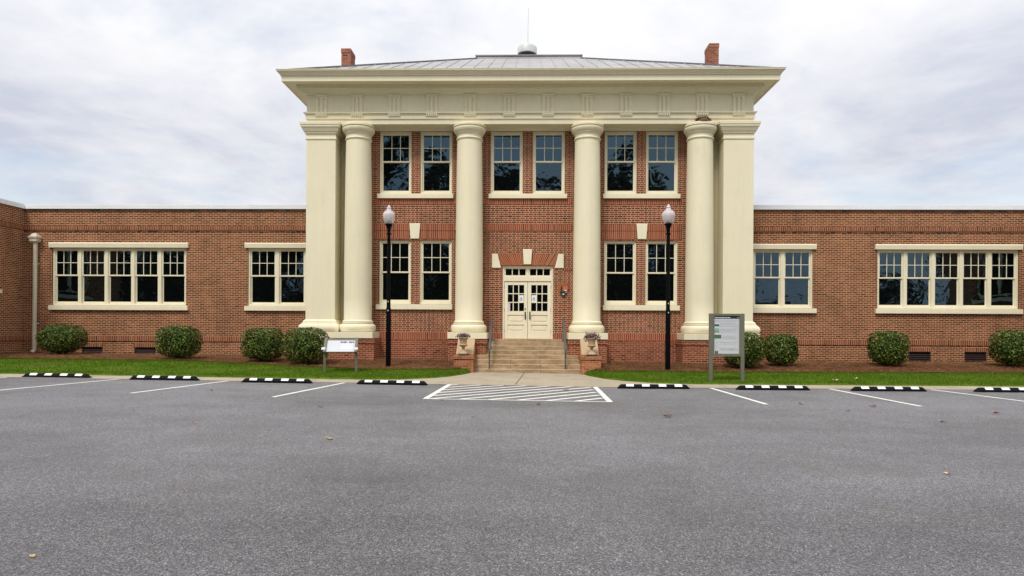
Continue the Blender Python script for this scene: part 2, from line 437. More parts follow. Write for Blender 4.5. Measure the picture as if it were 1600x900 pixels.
struct(MB().add([(-500,-500,-.06),(500,-500,-.06),(500,500,-.06),(-500,500,-.06)], [(0,1,2,3)]).build('ground', M['far_ground']))
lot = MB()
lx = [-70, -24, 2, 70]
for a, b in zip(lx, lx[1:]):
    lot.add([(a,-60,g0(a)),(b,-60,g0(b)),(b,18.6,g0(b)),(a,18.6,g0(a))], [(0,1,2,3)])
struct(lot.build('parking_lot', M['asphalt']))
wx = sorted(set(frange(-40, -6, 2)+frange(-6, -1.5, .12)+[-1.86, -1.82]+frange(-1.5, 1.5, .5)+[1.82, 1.86, 2.0]+frange(1.5, 6, .12)+frange(6, 40, 2)))
def kerb(x): return 17.78 if x < -3 else 17.78-.08*sm((x+3)/6)
grid('walkway', M['concrete'], wx, lambda x: (kerb(x), front(x)+.06), 8, lambda x, y: g0(x)+.006)
# thin dark joint across the walk and saw cuts in the kerb strip
jm = MB()
def flat(mb, pts, dz): mb.add([(x, y, g0(x)+dz) for x, y in pts], [tuple(range(len(pts)))])
flat(jm, [(-.32, 18.1), (-.295, 18.1), (-.085, 22.9), (-.11, 22.9)], .0095)
for x in (-15, -11.9, -8.9, -5.8, 5.2, 8.2, 11.3): flat(jm, [(x, 17.85), (x+.014, 17.85), (x+.014, 18.72), (x, 18.72)], .0095)
struct(jm.build('paving_joint', M['pic_dark']))
lawnx_l = frange(-32, -8, .5)+frange(-7.8, -2.2, .2)+[-2.0, -1.9]
lawnx_r = [1.9, 2.0]+frange(2.2, 7.8, .2)+frange(8, 32, .5)
for xs in (lawnx_l, lawnx_r):
    grid('lawn', M['turf'], xs, lambda x: (front(x), max(front(x)+.02, medge(x)+.05)), 14, hl, .006)
    grid('planting_bed', M['mulch'], [x for x in xs if abs(x) > 2.1], lambda x: (max(front(x), medge(x)), 26.05), 16, lambda x, y: hl(x, y)+.012, .018)

# grass blades and pine straw (nobody could count them)
gb = MB()
def blade(mb, x, y, h, w):
    z = hl(x, y); a = random.uniform(0, 2*PI); dx, dy = math.cos(a)*w, math.sin(a)*w
    lx, ly = random.gauss(0, h*.45), random.gauss(0, h*.45)
    mb.add([(x-dx, y-dy, z-.005), (x+dx, y+dy, z-.005), (x+lx, y+ly, z+h)], [(0, 1, 2)])
for _ in range(110000):
    sd = random.choice((-1, 1)); x = sd*random.uniform(1.9, 21); f = front(x); m = medge(x)
    if m <= f+.05: continue
    y = random.uniform(f-.03, m+.06+.22*mnoise.noise((x*2.2, 0, 0))+.12*mnoise.noise((x*7, 3, 0)))
    n = mnoise.noise((x*.8, y*.8, 5))
    bare = mnoise.noise((x*1.3, y*2.0, 9))+.5*mnoise.noise((x*5, y*5, 2))+max(0, .45-(y-f))*.9
    if bare > .55 and random.random() < .75: continue
    blade(gb, x, y, random.uniform(.025, .055)*(1+.4*n), random.uniform(.004, .008))
struct(gb.build('grass', M['grass']), 'stuff')
st = MB()
for _ in range(42000):
    sd = random.choice((-1, 1)); x = sd*random.uniform(2.2, 20); m = medge(x)
    y = random.uniform(m-.03, 26 if abs(x) > 7.9 else 25)
    z = hl(x, y)+.02+random.uniform(0, .03); a = random.uniform(0, PI); L = random.uniform(.03, .11)
    dx, dy = math.cos(a)*L, math.sin(a)*L; w = random.uniform(.003, .008); wx_, wy_ = -math.sin(a)*w, math.cos(a)*w
    k = random.uniform(-.02, .03)
    st.add([(x-dx-wx_, y-dy-wy_, z), (x+dx-wx_, y+dy-wy_, z+k), (x+dx+wx_, y+dy+wy_, z+k), (x-dx+wx_, y-dy+wy_, z)], [(0, 1, 2, 3)])
struct(st.build('pine_straw', M['straw']), 'stuff')

# painted markings
def strip(mb, x0, y0, x1, y1, w, dz=.004):
    dx, dy = x1-x0, y1-y0; L = math.hypot(dx, dy); nx, ny = -dy/L*w/2, dx/L*w/2
    flat(mb, [(x0-nx, y0-ny), (x1-nx, y1-ny), (x1+nx, y1+ny), (x0+nx, y0+ny)], dz)
for (x0, y0, x1, y1) in ((-4.78, 17.74, -5.22, 13.9), (-7.85, 17.74, -8.35, 14.2), (-10.75, 17.74, -11.3, 14.2), (-13.75, 17.74, -14.3, 14.2),
                         (4.72, 17.66, 4.82, 13.85), (7.74, 17.66, 7.8, 13.7), (10.3, 17.66, 10.75, 13.9), (13.2, 17.66, 13.6, 13.9)):
    mb = MB(); strip(mb, x0, y0, x1, y1, .10); struct(mb.build('parking_line', M['paint']))
hm = MB()
XL0, XL1, XR0, XR1 = -2.02, -2.10, 1.76, 1.70
Y0, Y1 = 14.08, 17.80
def xl(y): return XL1+(XL0-XL1)*(y-Y0)/(Y1-Y0)
def xr(y): return XR1+(XR0-XR1)*(y-Y0)/(Y1-Y0)
strip(hm, xl(Y0-.04), Y0-.04, xl(Y1+.03), Y1+.03, .12, .005); strip(hm, xr(Y0-.04), Y0-.04, xr(Y1+.03), Y1+.03, .12, .005)
strip(hm, xl(Y0)+.06, Y0, xr(Y0)-.06, Y0, .085); strip(hm, xl(Y1)+.06, Y1, xr(Y1)-.06, Y1, .07)
sl = 1.15
for k in range(-9, 7):
    b = -.22+k*.60           # x where the stripe meets the front line
    ya = max(Y0+.045, Y0+(XL1+.07-b)*sl); yb = min(Y1-.04, Y0+(XR1-.07-b)*sl)
    if yb-ya < .15: continue
    strip(hm, b+(ya-Y0)/sl, ya, b+(yb-Y0)/sl, yb, .115)
struct(hm.build('hatched_marking', M['paint']))

# ------------------------------------------------------------------ the building
YW, YF, YG = 25.0, 24.3, 26.0      # main wall, front of the order, wing walls
BL = thing('school_building', (0, YF, 0), 'two storey red brick hall with four cream columns and low brick wings', 'building')

def wall_with_holes(mb, x0, x1, z0, z1, y, holes, depth=.24):
    xs = sorted({x0, x1, *[h[0] for h in holes], *[h[1] for h in holes]}); zs = sorted({z0, z1, *[h[2] for h in holes], *[h[3] for h in holes]})
    for a, b in zip(xs, xs[1:]):
        for c, d in zip(zs, zs[1:]):
            mx, mz = (a+b)/2, (c+d)/2
            if any(h[0] < mx < h[1] and h[2] < mz < h[3] for h in holes): continue
            mb.add([(a,y,c),(b,y,c),(b,y,d),(a,y,d)], [(0,1,2,3)])
    for a, b, c, d in holes:
        e = y+depth
        mb.add([(a,y,c),(a,e,c),(a,e,d),(a,y,d)], [(0,1,2,3)]); mb.add([(b,y,c),(b,y,d),(b,e,d),(b,e,c)], [(0,1,2,3)])
        mb.add([(a,y,d),(a,e,d),(b,e,d),(b,y,d)], [(0,1,2,3)]); mb.add([(a,y,c),(b,y,c),(b,e,c),(a,e,c)], [(0,1,2,3)])

CW = 1.17
UPX = [-5.465, -3.965, -1.375, .165, 2.785, 4.285]       # left edges of the upper windows
LOX = [-5.465, -3.965, 2.785, 4.285]
holes = [(x, x+CW, 6.44, 8.745) for x in UPX]+[(x, x+CW, 2.38, 4.74) for x in LOX]+[(-.93, .93, 1.05, 3.82)]
w = MB(); wall_with_holes(w, -7.9, 7.9, -.1, 8.9, YW, holes)
w.add([(-7.9,YW,-.1),(-7.9,YW,8.9),(-7.9,39,8.9),(-7.9,39,-.1)], [(0,1,2,3)]); w.add([(7.9,YW,-.1),(7.9,39,-.1),(7.9,39,8.9),(7.9,YW,8.9)], [(0,1,2,3)])
w.add([(-7.9,39,-.1),(-7.9,39,8.9),(7.9,39,8.9),(7.9,39,-.1)], [(0,1,2,3)])
w.build('wall', M['brick_main'], BL)

def window(parent, x0, x1, z0, z1, y, side=.035, head=.06, zmid=None, sillh=.05):
    """double hung, six lights over one"""
    c = MB(); ya, yb = y+.055, y+.20
    c.box(x0, x0+side, ya, yb, z0, z1); c.box(x1-side, x1, ya, yb, z0, z1)
    c.box(x0+side, x1-side, ya, yb, z1-head, z1); c.box(x0+side, x1-side, ya, yb, z0, z0+sillh)
    c.box(x0+side, x0+side+.02, ya+.03, yb, z0+sillh, z1-head); c.box(x1-side-.02, x1-side, ya+.03, yb, z0+sillh, z1-head)
    win = c.build('window', M['trim'], parent)
    a, b = x0+side+.02, x1-side-.02; lo, hi = z0+sillh, z1-head
    zm = zmid or lo+(hi-lo)*.52
    sw = .04
    u = MB(); y1, y2 = y+.095, y+.13
    u.box(a, a+sw, y1, y2, zm-.02, hi); u.box(b-sw, b, y1, y2, zm-.02, hi)
    u.box(a+sw, b-sw, y1, y2, hi-.035, hi); u.box(a+sw, b-sw, y1, y2, zm-.02, zm+.03)
    gx0, gx1, gz0, gz1 = a+sw, b-sw, zm+.03, hi-.035; zc = (gz0+gz1)/2
    for k in (1, 2):
        xx = gx0+(gx1-gx0)*k/3; u.box(xx-.011, xx+.011, y1+.004, y2-.004, gz0, zc-.011); u.box(xx-.011, xx+.011, y1+.004, y2-.004, zc+.011, gz1)
    u.box(gx0, gx1, y1+.002, y2-.006, zc-.011, zc+.011)
    u.build('upper_sash', M['trim'], win)
    l = MB(); y3, y4 = y+.135, y+.17
    l.box(a, a+sw, y3, y4, lo, zm+.02); l.box(b-sw, b, y3, y4, lo, zm+.02)
    l.box(a+sw, b-sw, y3, y4, lo, lo+.07); l.box(a+sw, b-sw, y3, y4, zm-.03, zm+.02)
    l.build('lower_sash', M['trim'], win)
    t1, t2 = [random.gauss(0, .0028) for _ in '12']
    def pane(p, q, r, s, yy):
        tx, tz = random.gauss(0, .003), random.gauss(0, .003)
        MB().add([(p, yy-tx, r), (q, yy+tx, r), (q, yy+tx+tz, s), (p, yy-tx+tz, s)], [(0, 1, 2, 3)]).build('pane', M['glass'], win)
    pane(gx0-.01, gx1+.01, gz0-.01, gz1+.01, y2-.012); pane(a+sw-.01, b-sw+.01, lo+.06, zm-.02, y4-.012)
    return win

for x in UPX: window(BL, x, x+CW, 6.46, 8.745, YW, .05, .09, 7.645, .06)
for x in LOX: window(BL, x, x+CW, 2.40, 4.74, YW, .05, .07, 3.575, .09)
def sill(x0, x1, z0, z1, y, out=.09):
    MB().prism_x([(y-out, z0), (y+.22, z0), (y+.22, z1), (y-out, z1-.025)], x0, x1).build('window_sill', M['trim'], BL, bevel=.008)
for x0, x1 in ((-5.54, -2.74), (-1.45, 1.42), (2.73, 5.53)): sill(x0, x1, 6.275, 6.462, YW)
for x0, x1 in ((-5.57, -2.76), (2.74, 5.53)): sill(x0, x1, 2.20, 2.402, YW)
# brick bands of the main block (soldier courses standing slightly proud)
def band(x0, x1, z0, z1, y, mat, out=.014, name='brick_band'):
    MB().box(x0, x1, y-out, y+.02, z0, z1).build(name, mat, BL)
segs = [(-5.63, -2.58), (-1.62, 1.60), (2.58, 5.63)]
for a, b in segs: band(a, b, 6.06, 6.262, YW, M['soldier_main'])
for a, b in segs: band(a, b, 5.10, 5.335, YW, M['soldier_main'], .02)
for cx in (-4.15, 4.15):
    f = fan_mat('flat_arch_brick', cx, 2.9-0)
    for sgn in (-1, 1):
        a, b = sorted((cx+sgn*.21, cx+sgn*1.46)); band(a, b, 4.80, 5.085, YW, M['soldier_main'], .016, 'flat_arch')
for a, b in segs:
    if a < 0 < b: band(a, -.945, 1.11, 1.37, YW, M['soldier_main'], .02); band(.945, b, 1.11, 1.37, YW, M['soldier_main'], .02)
    else:
        band(a, b, 1.11, 1.37, YW, M['soldier_main'], .03)
        MB().box(a, b, YW-.10, YW+.02, -.1, 1.09).build('plinth_course', M['brick_plain'], BL)
for cx in (-4.15, 4.15):
    MB().prism([(cx-.155, 4.80), (cx+.155, 4.80), (cx+.20, 5.36), (cx-.20, 5.36)], YW-.06, YW+.02).build('keystone', M['trim'], BL, bevel=.006)
# door surround
fm = fan_mat('door_arch_brick', 0, 2.6)
for sgn in (-1, 1):
    pl = [(sgn*.13, 3.83), (sgn*.975, 3.83), (sgn*1.10, 4.245), (sgn*.165, 4.245)]
    if sgn < 0: pl = pl[::-1]
    MB().prism(pl, YW-.016, YW+.02).build('flat_arch', fm, BL)
    pl = [(sgn*.985, 3.74), (sgn*1.31, 3.74), (sgn*1.31, 4.25), (sgn*1.11, 4.25)]
    if sgn < 0: pl = pl[::-1]
    MB().prism(pl, YW-.04, YW+.02).build('skewback', M['trim'], BL, bevel=.005)
    band(*sorted((sgn*1.315, sgn*1.6)), 3.66, 3.735, YW, M['soldier_main'], .02)
MB().prism([(-.15, 3.87), (.12, 3.87), (.155, 4.42), (-.185, 4.42)], YW-.07, YW+.02).build('keystone', M['trim'], BL, bevel=.006)

# double door with transom
YD = 25.10
fr = MB()
fr.box(-.93, -.86, YD-.04, YD+.12, 1.13, 3.82); fr.box(.86, .93, YD-.04, YD+.12, 1.13, 3.82)
fr.box(-.86, .86, YD-.04, YD+.12, 3.735, 3.82); fr.box(-.86, .86, YD-.03, YD+.12, 3.26, 3.44); fr.box(-.035, .035, YD-.02, YD+.1, 3.44, 3.735)
dfr = fr.build('door_frame', M['door'], BL, bevel=.004)
tr = MB()
for a, b in ((-.86, -.035), (.035, .86)):
    tr.box(a, b, YD, YD+.05, 3.44, 3.475); tr.box(a, b, YD, YD+.05, 3.71, 3.735); tr.box(a, a+.045, YD, YD+.05, 3.475, 3.71); tr.box(b-.045, b, YD, YD+.05, 3.475, 3.71)
    for k in (1, 2):
        x = a+.045+(b-a-.09)*k/3; tr.box(x-.016, x+.016, YD, YD+.05, 3.475, 3.71)
tr.build('transom_light', M['door'], dfr)
for a, b in ((-.82, -.07), (.07, .82)):
    MB().add([(a, YD+.03, 3.47), (b, YD+.03, 3.47), (b, YD+.03, 3.715), (a, YD+.03, 3.715)], [(0, 1, 2, 3)]).build('pane', M['glass'], dfr)
for sgn in (-1, 1):
    a, b = (-.855, -.006) if sgn < 0 else (.006, .855)
    d = MB(); st_ = .125; y0, y1 = YD, YD+.05
    g0_, g1_ = 2.16, 3.12
    d.box(a, a+st_, y0, y1, 1.145, 3.25); d.box(b-st_, b, y0, y1, 1.145, 3.25)
    A0, B0 = a+st_, b-st_
    d.box(A0, B0, y0, y1, g1_, 3.25); d.box(A0, B0, y0, y1, 1.145, 1.42); d.box(A0, B0, y0, y1, 2.02, g0_); d.box(A0, B0, y0, y1, 1.66, 1.75)
    for k in (1, 2):
        x = A0+(B0-A0)*k/3; d.box(x-.016, x+.016, y0+.005, y1, g0_, g1_)
        z = g0_+(g1_-g0_)*k/3
        for q in range(3):
            xa = A0+(B0-A0)*q/3+(.016 if q else 0); xb = A0+(B0-A0)*(q+1)/3-(.016 if q < 2 else 0)
            d.box(xa, xb, y0+.008, y1, z-.016, z+.016)
    door = d.build('door', M['door'], BL, bevel=.003)
    pnl = MB()
    for z0, z1 in ((1.42, 1.66), (1.75, 2.02)):
        pnl.box(A0, B0, y0+.028, y1-.002, z0, z1); pnl.box(A0+.05, B0-.05, y0+.012, y0+.03, z0+.05, z1-.05)
    pnl.build('door_panel', M['door'], door, bevel=.006)
    MB().add([(A0, y0+.03, g0_), (B0, y0+.03, g0_), (B0, y0+.03, g1_), (A0, y0+.03, g1_)], [(0, 1, 2, 3)]).build('pane', M['glass'], door)
    hx = -.085 if sgn < 0 else .085
    h = MB(); h.box(hx-.022, hx+.022, y0-.01, y0, 1.86, 2.14); h.tube([(hx, y0-.01, 2.09), (hx, y0-.055, 2.08), (hx, y0-.065, 1.99), (hx, y0-.055, 1.90), (hx, y0-.01, 1.89)], .013)
    if sgn < 0: h.lathe([(.001, 2.22), (.02, 2.225), (.02, 2.26), (.001, 2.265)], hx, y0-.01, 10)
    h.build('door_handle', M['handle'], door, smooth=True)
    hg = MB()
    for z in (1.42, 2.2, 3.05): hg.box(sgn*.856-.008, sgn*.856+.008, y0-.012, y0-.001, z-.06, z+.06)
    hg.build('hinge', M['handle'], door)

# notices taped to the inside of the door glass
def notice(x0, x1, z0, z1, label, mat, kind):
    t = thing('paper_notice', ((x0+x1)/2, YD+.02, z0), label, 'notice')
    MB().box(x0, x1, YD+.02, YD+.023, z0, z1).build('sheet', mat, t)
    p = MB()
    if kind == 0:
        p.lathe([(.001, YD)], 0, 0, 3) if False else None
        p.box((x0+x1)/2-.018, (x0+x1)/2+.018, YD+.017, YD+.0195, z1-.115, z1-.08)
        for k in range(4): p.box(x0+.035, x1-.035-(k % 2)*.03, YD+.017, YD+.0195, z0+.05+k*.028, z0+.058+k*.028)
    else:
        for k in range(6): p.box(x0+.02, x1-.03-(k % 3)*.01, YD+.017, YD+.0195, z0+.05+k*.04, z0+.062+k*.04)
    p.build('print', M['ink'] if kind == 0 else M['ink_pale'], t)
notice(-.325, -.145, 2.49, 2.75, 'white paper notice in the glass of the left door leaf beside the middle stile', M['paper'], 0)
notice(.145, .325, 2.49, 2.75, 'white paper notice in the glass of the right door leaf', M['paper'], 0)
notice(-.735, -.645, 2.17, 2.46, 'narrow pinkish notice low in the bottom left pane of the door', M['paper_pink'], 1)

# steps
stp = MB()
for i in range(7):
    ya = 22.9+.28*i; zt = .15*(i+1)
    yb = 22.9+.28*(i+1)+.02 if i < 6 else 25.05
    stp = MB(); x = 1.825+.002*(i % 2)
    stp.box(-x, x, ya, yb, -.05 if i == 0 else zt-.16, zt)
    if i == 0: stairs = stp.build('stairs', M['step'], BL, bevel=.012)
    else: stp.build('step', M['step'], stairs, bevel=.012)
MB().box(-1.36, 1.36, 24.74, 25.22, 1.052, 1.135).build('threshold', M['step'], stairs, bevel=.01)
jt = MB()
for i, xs in enumerate(((.43,), (-.58, .43), (-.58, .43), (-.58, .44), (.44,), (.44,), ())):
    for x in xs: jt.box(x, x+.012, 22.9+.28*i-.002, 22.9+.28*i+.01, .15*i+.005, .15*(i+1)-.012)
jt.build('step_joint', M['pic_dark'], stairs)
for sgn in (-1, 1):
    a, b = sorted((sgn*1.79, sgn*2.44)); c = MB()
    c.box(a, b, 22.6, 23.80, -.1, .50); c.box(a-.03, b+.03, 22.57, 23.78, .50, .56); c.box(a-.012, b+.012, 22.588, 23.775, .56, .615)
    ck = c.build('cheek_wall', M['pier'], BL, bevel=.006)
    MB().prism_x([(22.99, .616), (23.79, .616), (23.79, 1.13), (23.72, 1.15), (22.99, .66)], a+.03, b-.03).build('sloped_cap', M['cap'], ck, bevel=.012)

# pedestals, columns, pilasters
def pedestal(a, b):
    p = MB(); p.box(a+.03, b-.03, 23.86, YW+.01, -.1, .98); p.box(a, b, 23.83, YW+.01, .98, 1.045); p.box(a+.012, b-.012, 23.845, YW+.01, 1.045, 1.148)
    p.build('pedestal', M['brick_plain'], BL)
pedestal(-2.80, -1.42); pedestal(1.42, 2.80); pedestal(-8.25, -5.36); pedestal(5.36, 8.25)
YC = 24.5
for cx in (-6.12, -2.11, 2.11, 6.12):
    sh = [(.495, 1.80), (.493, 2.6), (.488, 4.0), (.478, 5.4), (.464, 6.8), (.448, 8.05), (.444, 8.24)]
    c = MB().lathe([(.52, 1.77), (.503, 1.785)]+sh, cx, YC, 56).build('column', M['cream'], BL, smooth=True)
    base = MB().lathe([(.56, 1.372), (.61, 1.39), (.635, 1.44), (.645, 1.505), (.637, 1.57), (.61, 1.625), (.57, 1.648), (.54, 1.652), (.54, 1.668), (.565, 1.672), (.565, 1.69), (.535, 1.695), (.54, 1.715), (.55, 1.74), (.54, 1.762), (.515, 1.775)], cx, YC, 56)
    base.build('column_base', M['cream'], c, smooth=True)
    MB().box(cx-.69, cx+.69, YC-.69, YW+.012, 1.15, 1.371).build('column_plinth', M['cream'], c, bevel=.008)
    cap = MB().lathe([(.446, 8.235), (.468, 8.245), (.482, 8.275), (.468, 8.305), (.446, 8.315), (.452, 8.42), (.478, 8.425), (.478, 8.45), (.466, 8.455), (.502, 8.462), (.502, 8.485), (.488, 8.49), (.515, 8.498),
                      (.545, 8.535), (.572, 8.585), (.582, 8.63), (.578, 8.66), (.535, 8.668), (.535, 8.69), (.588, 8.698), (.588, 8.76), (.555, 8.775), (.55, 8.796)], cx, YC, 56)
    cap.build('capital', M['cream'], c, smooth=True)
for sgn in (-1, 1):
    a, b = sorted((sgn*6.90, sgn*7.96)); yb = YW+.03
    p = MB(); p.sweep([(0, 1.80), (0, 8.30)], a, b, YF, yb); pil = p.build('pilaster', M['cream'], BL, bevel=.012)
    bs = MB().sweep([(.18, 1.15), (.18, 1.37), (.12, 1.372), (.165, 1.40), (.19, 1.46), (.195, 1.51), (.185, 1.57), (.15, 1.63), (.105, 1.65), (.10, 1.69), (.07, 1.70), (.075, 1.74), (.05, 1.77), (.015, 1.80), (0, 1.81)], a, b, YF, yb)
    bs.build('pilaster_base', M['cream'], pil, smooth=True, angle=30)
    cp = MB().sweep([(0, 8.25), (.025, 8.26), (.03, 8.29), (.025, 8.32), (0.004, 8.33), (.004, 8.46), (.05, 8.47), (.05, 8.52), (.08, 8.53), (.105, 8.58), (.13, 8.64), (.14, 8.67), (.165, 8.68), (.165, 8.74), (.185, 8.75), (.19, 8.84), (.18, 8.85), (0, 8.852)], a, b, YF, yb)
    cp.build('pilaster_capital', M['cream'], pil, smooth=True, angle=30)
    a, b = sorted((sgn*6.05, sgn*6.89))
    MB().box(a, b, YW-.02, YW+.05, 1.15, 8.8).build('painted_wall_strip', M['painted'], BL)

# entablature
en = MB()
XE = 7.945
en.sweep([(-.01, 8.80), (0, 8.80), (0, 8.975), (.035, 8.978), (.035, 9.165), (.095, 9.17), (.10, 9.21), (.0, 9.225), (0, 9.84)], -XE, XE, YF, 39.6)
ent = en.build('entablature', M['cream'], BL)
MB().box(-6.85, 6.85, YF+.05, YW+.02, 8.788, 8.80).build('portico_soffit', M['cream'], ent)
for a, b in ((-5.6, -2.6), (-1.6, 1.6), (2.6, 5.6)):
    MB().prism_x([(YW-.03, 8.745), (YW+.02, 8.745), (YW+.02, 8.786), (YW-.17, 8.786), (YW-.16, 8.77), (YW-.10, 8.762)], a, b).build('head_moulding', M['trim'], BL)
for cx in (.69, 2.08, 3.45, 4.79, 6.13, 7.41):
    for s in (-1, 1):
        x = cx*s; t = MB(); h = .215
        t.box(x-h, x+h, YF-.02, YF+.01, 9.226, 9.79)
        for q in (-.15, 0, .15): t.box(x+q-.046, x+q+.046, YF-.052, YF-.02, 9.226, 9.72)
        t.box(x-h, x+h, YF-.052, YF-.02, 9.72, 9.785)
        t.box(x-h-.02, x+h+.02, YF-.085, YF+.01, 9.785, 9.836)
        tg = t.build('triglyph', M['cream'], ent)
        g = MB(); g.box(x-h, x+h, YF-.085, YF-.036, 9.128, 9.168)
        for k in range(6): xx = x-.18+k*.072; g.prism([(xx-.026, 9.07), (xx+.026, 9.07), (xx+.017, 9.128), (xx-.017, 9.128)], YF-.08, YF-.036)
        g.build('guttae', M['cream'], tg)
co = MB()
co.sweep([(0.001, 9.84), (.05, 9.842), (.055, 9.87), (.10, 9.885), (.16, 9.925), (.20, 9.965), (.215, 9.985), (.27, 9.988), (.275, 10.085), (.295, 10.09), (.295, 10.122), (.64, 10.125), (.64, 10.10), (.68, 10.10), (.68, 10.285),
          (.715, 10.29), (.72, 10.325), (.735, 10.33), (.75, 10.36), (.785, 10.40), (.80, 10.42), (.825, 10.425), (.82, 10.455), (.80, 10.458), (0, 10.46)], -XE, XE, YF, 39.6)
cor = co.build('cornice', M['cream'], ent, smooth=True, angle=24)
MB().sweep([(.80, 10.459), (.835, 10.462), (.835, 10.478), (.79, 10.48)], -XE, XE, YF, 39.6).build('gutter_edge', M['trim'], cor)

# hipped metal roof
ex, ey0, ey1, ez = 8.45, 23.80, 40.1, 10.55
dx_, dy0, dy1, dz_ = 2.38, 31.0, 33.2, 13.78
rf = MB()
rf.add([(-ex,ey0,ez),(ex,ey0,ez),(ex,ey1,ez),(-ex,ey1,ez),(-dx_,dy0,dz_),(dx_,dy0,dz_),(dx_,dy1,dz_),(-dx_,dy1,dz_)],
       [(0,1,5,4),(1,2,6,5),(2,3,7,6),(3,0,4,7),(4,5,6,7)])
rf.add([(x, y, z) for z in (10.45, ez) for x, y in ((-ex,ey0),(ex,ey0),(ex,ey1),(-ex,ey1))], [(0,1,5,4),(1,2,6,5),(2,3,7,6),(3,0,4,7)])
roof = rf.build('roof', M['roof'], BL)
sm_ = MB()
def rib(p, q, w=.013, h=.02):
    p, q = Vector(p), Vector(q); d = (q-p).normalized(); s = d.cross(Vector((0, 0, 1))).normalized()*w; u = s.cross(d).normalized()*h
    sm_.add([p-s, p+s, q+s, q-s, p-s+u, p+s+u, q+s+u, q-s+u], [(0,1,5,4),(1,2,6,5),(2,3,7,6),(3,0,4,7),(4,5,6,7)])
for k in range(-17, 18):
    x = k*.5
    t = 1 if abs(x) < dx_ else (ex-abs(x))/(ex-dx_)
    if t < .03: continue
    rib((x, ey0+.02, ez+.01), (x, ey0+(dy0-ey0)*t, ez+(dz_-ez)*t))
sm_.build('standing_seam', M['roof'], roof)
for sgn in (-1, 1):
    sm_ = MB()
    for k in range(1, 33):
        y = ey0+.52*k
        if y < dy0: t = (y-ey0)/(dy0-ey0)
        elif y > dy1: t = (ey1-y)/(ey1-dy1)
        else: t = 1
        if t > .04: rib((sgn*ex, y, ez), (sgn*(ex-(ex-dx_)*t), y, ez+(dz_-ez)*t))
    sm_.build('standing_seam', M['roof'], roof)
    for ya, yb in ((ey0, dy0), (ey1, dy1)):
        sm_ = MB(); rib((sgn*ex, ya, ez), (sgn*dx_, yb, dz_), .06, .045); sm_.build('hip_cap', M['roof_edge'], roof)
MB().sweep([(.03, dz_-.02), (.0, dz_+.12), (.05, dz_+.13), (.05, dz_+.17), (0, dz_+.175)], -dx_, dx_, dy0, dy1).build('roof_deck_curb', M['roof'], roof)
vt = MB().lathe([(.30, 13.9), (.30, 14.32), (.42, 14.36), (.42, 14.42)], -.08, 32.1, 28); vn = vt.build('roof_vent', M['vent_neck'], roof, smooth=True)
MB().lathe([(.44, 14.40), (.455, 14.42), (.455, 14.70), (.42, 14.76), (.1, 14.80)], -.08, 32.1, 28).build('vent_cap', M['vent_cap'], vn, smooth=True)
MB().tube([(-.05, 32.1, 14.75), (-.05, 32.1, 15.55), (-.03, 32.1, 16.62)], [.016, .013, .009], 6).build('lightning_rod', M['vent_cap'], roof)
for sgn, top in ((-1, 12.42), (1, 12.56)):
    a, b = sorted((sgn*6.96, sgn*7.32)); c = MB(); c.box(a, b, 26.5, 27.2, 11.0, top-.16)
    ch = c.build('chimney', M['chimney'], roof)
    MB().box(a-.012, b+.012, 26.488, 27.212, top-.16, top).build('chimney_top', M['chimney'], ch)

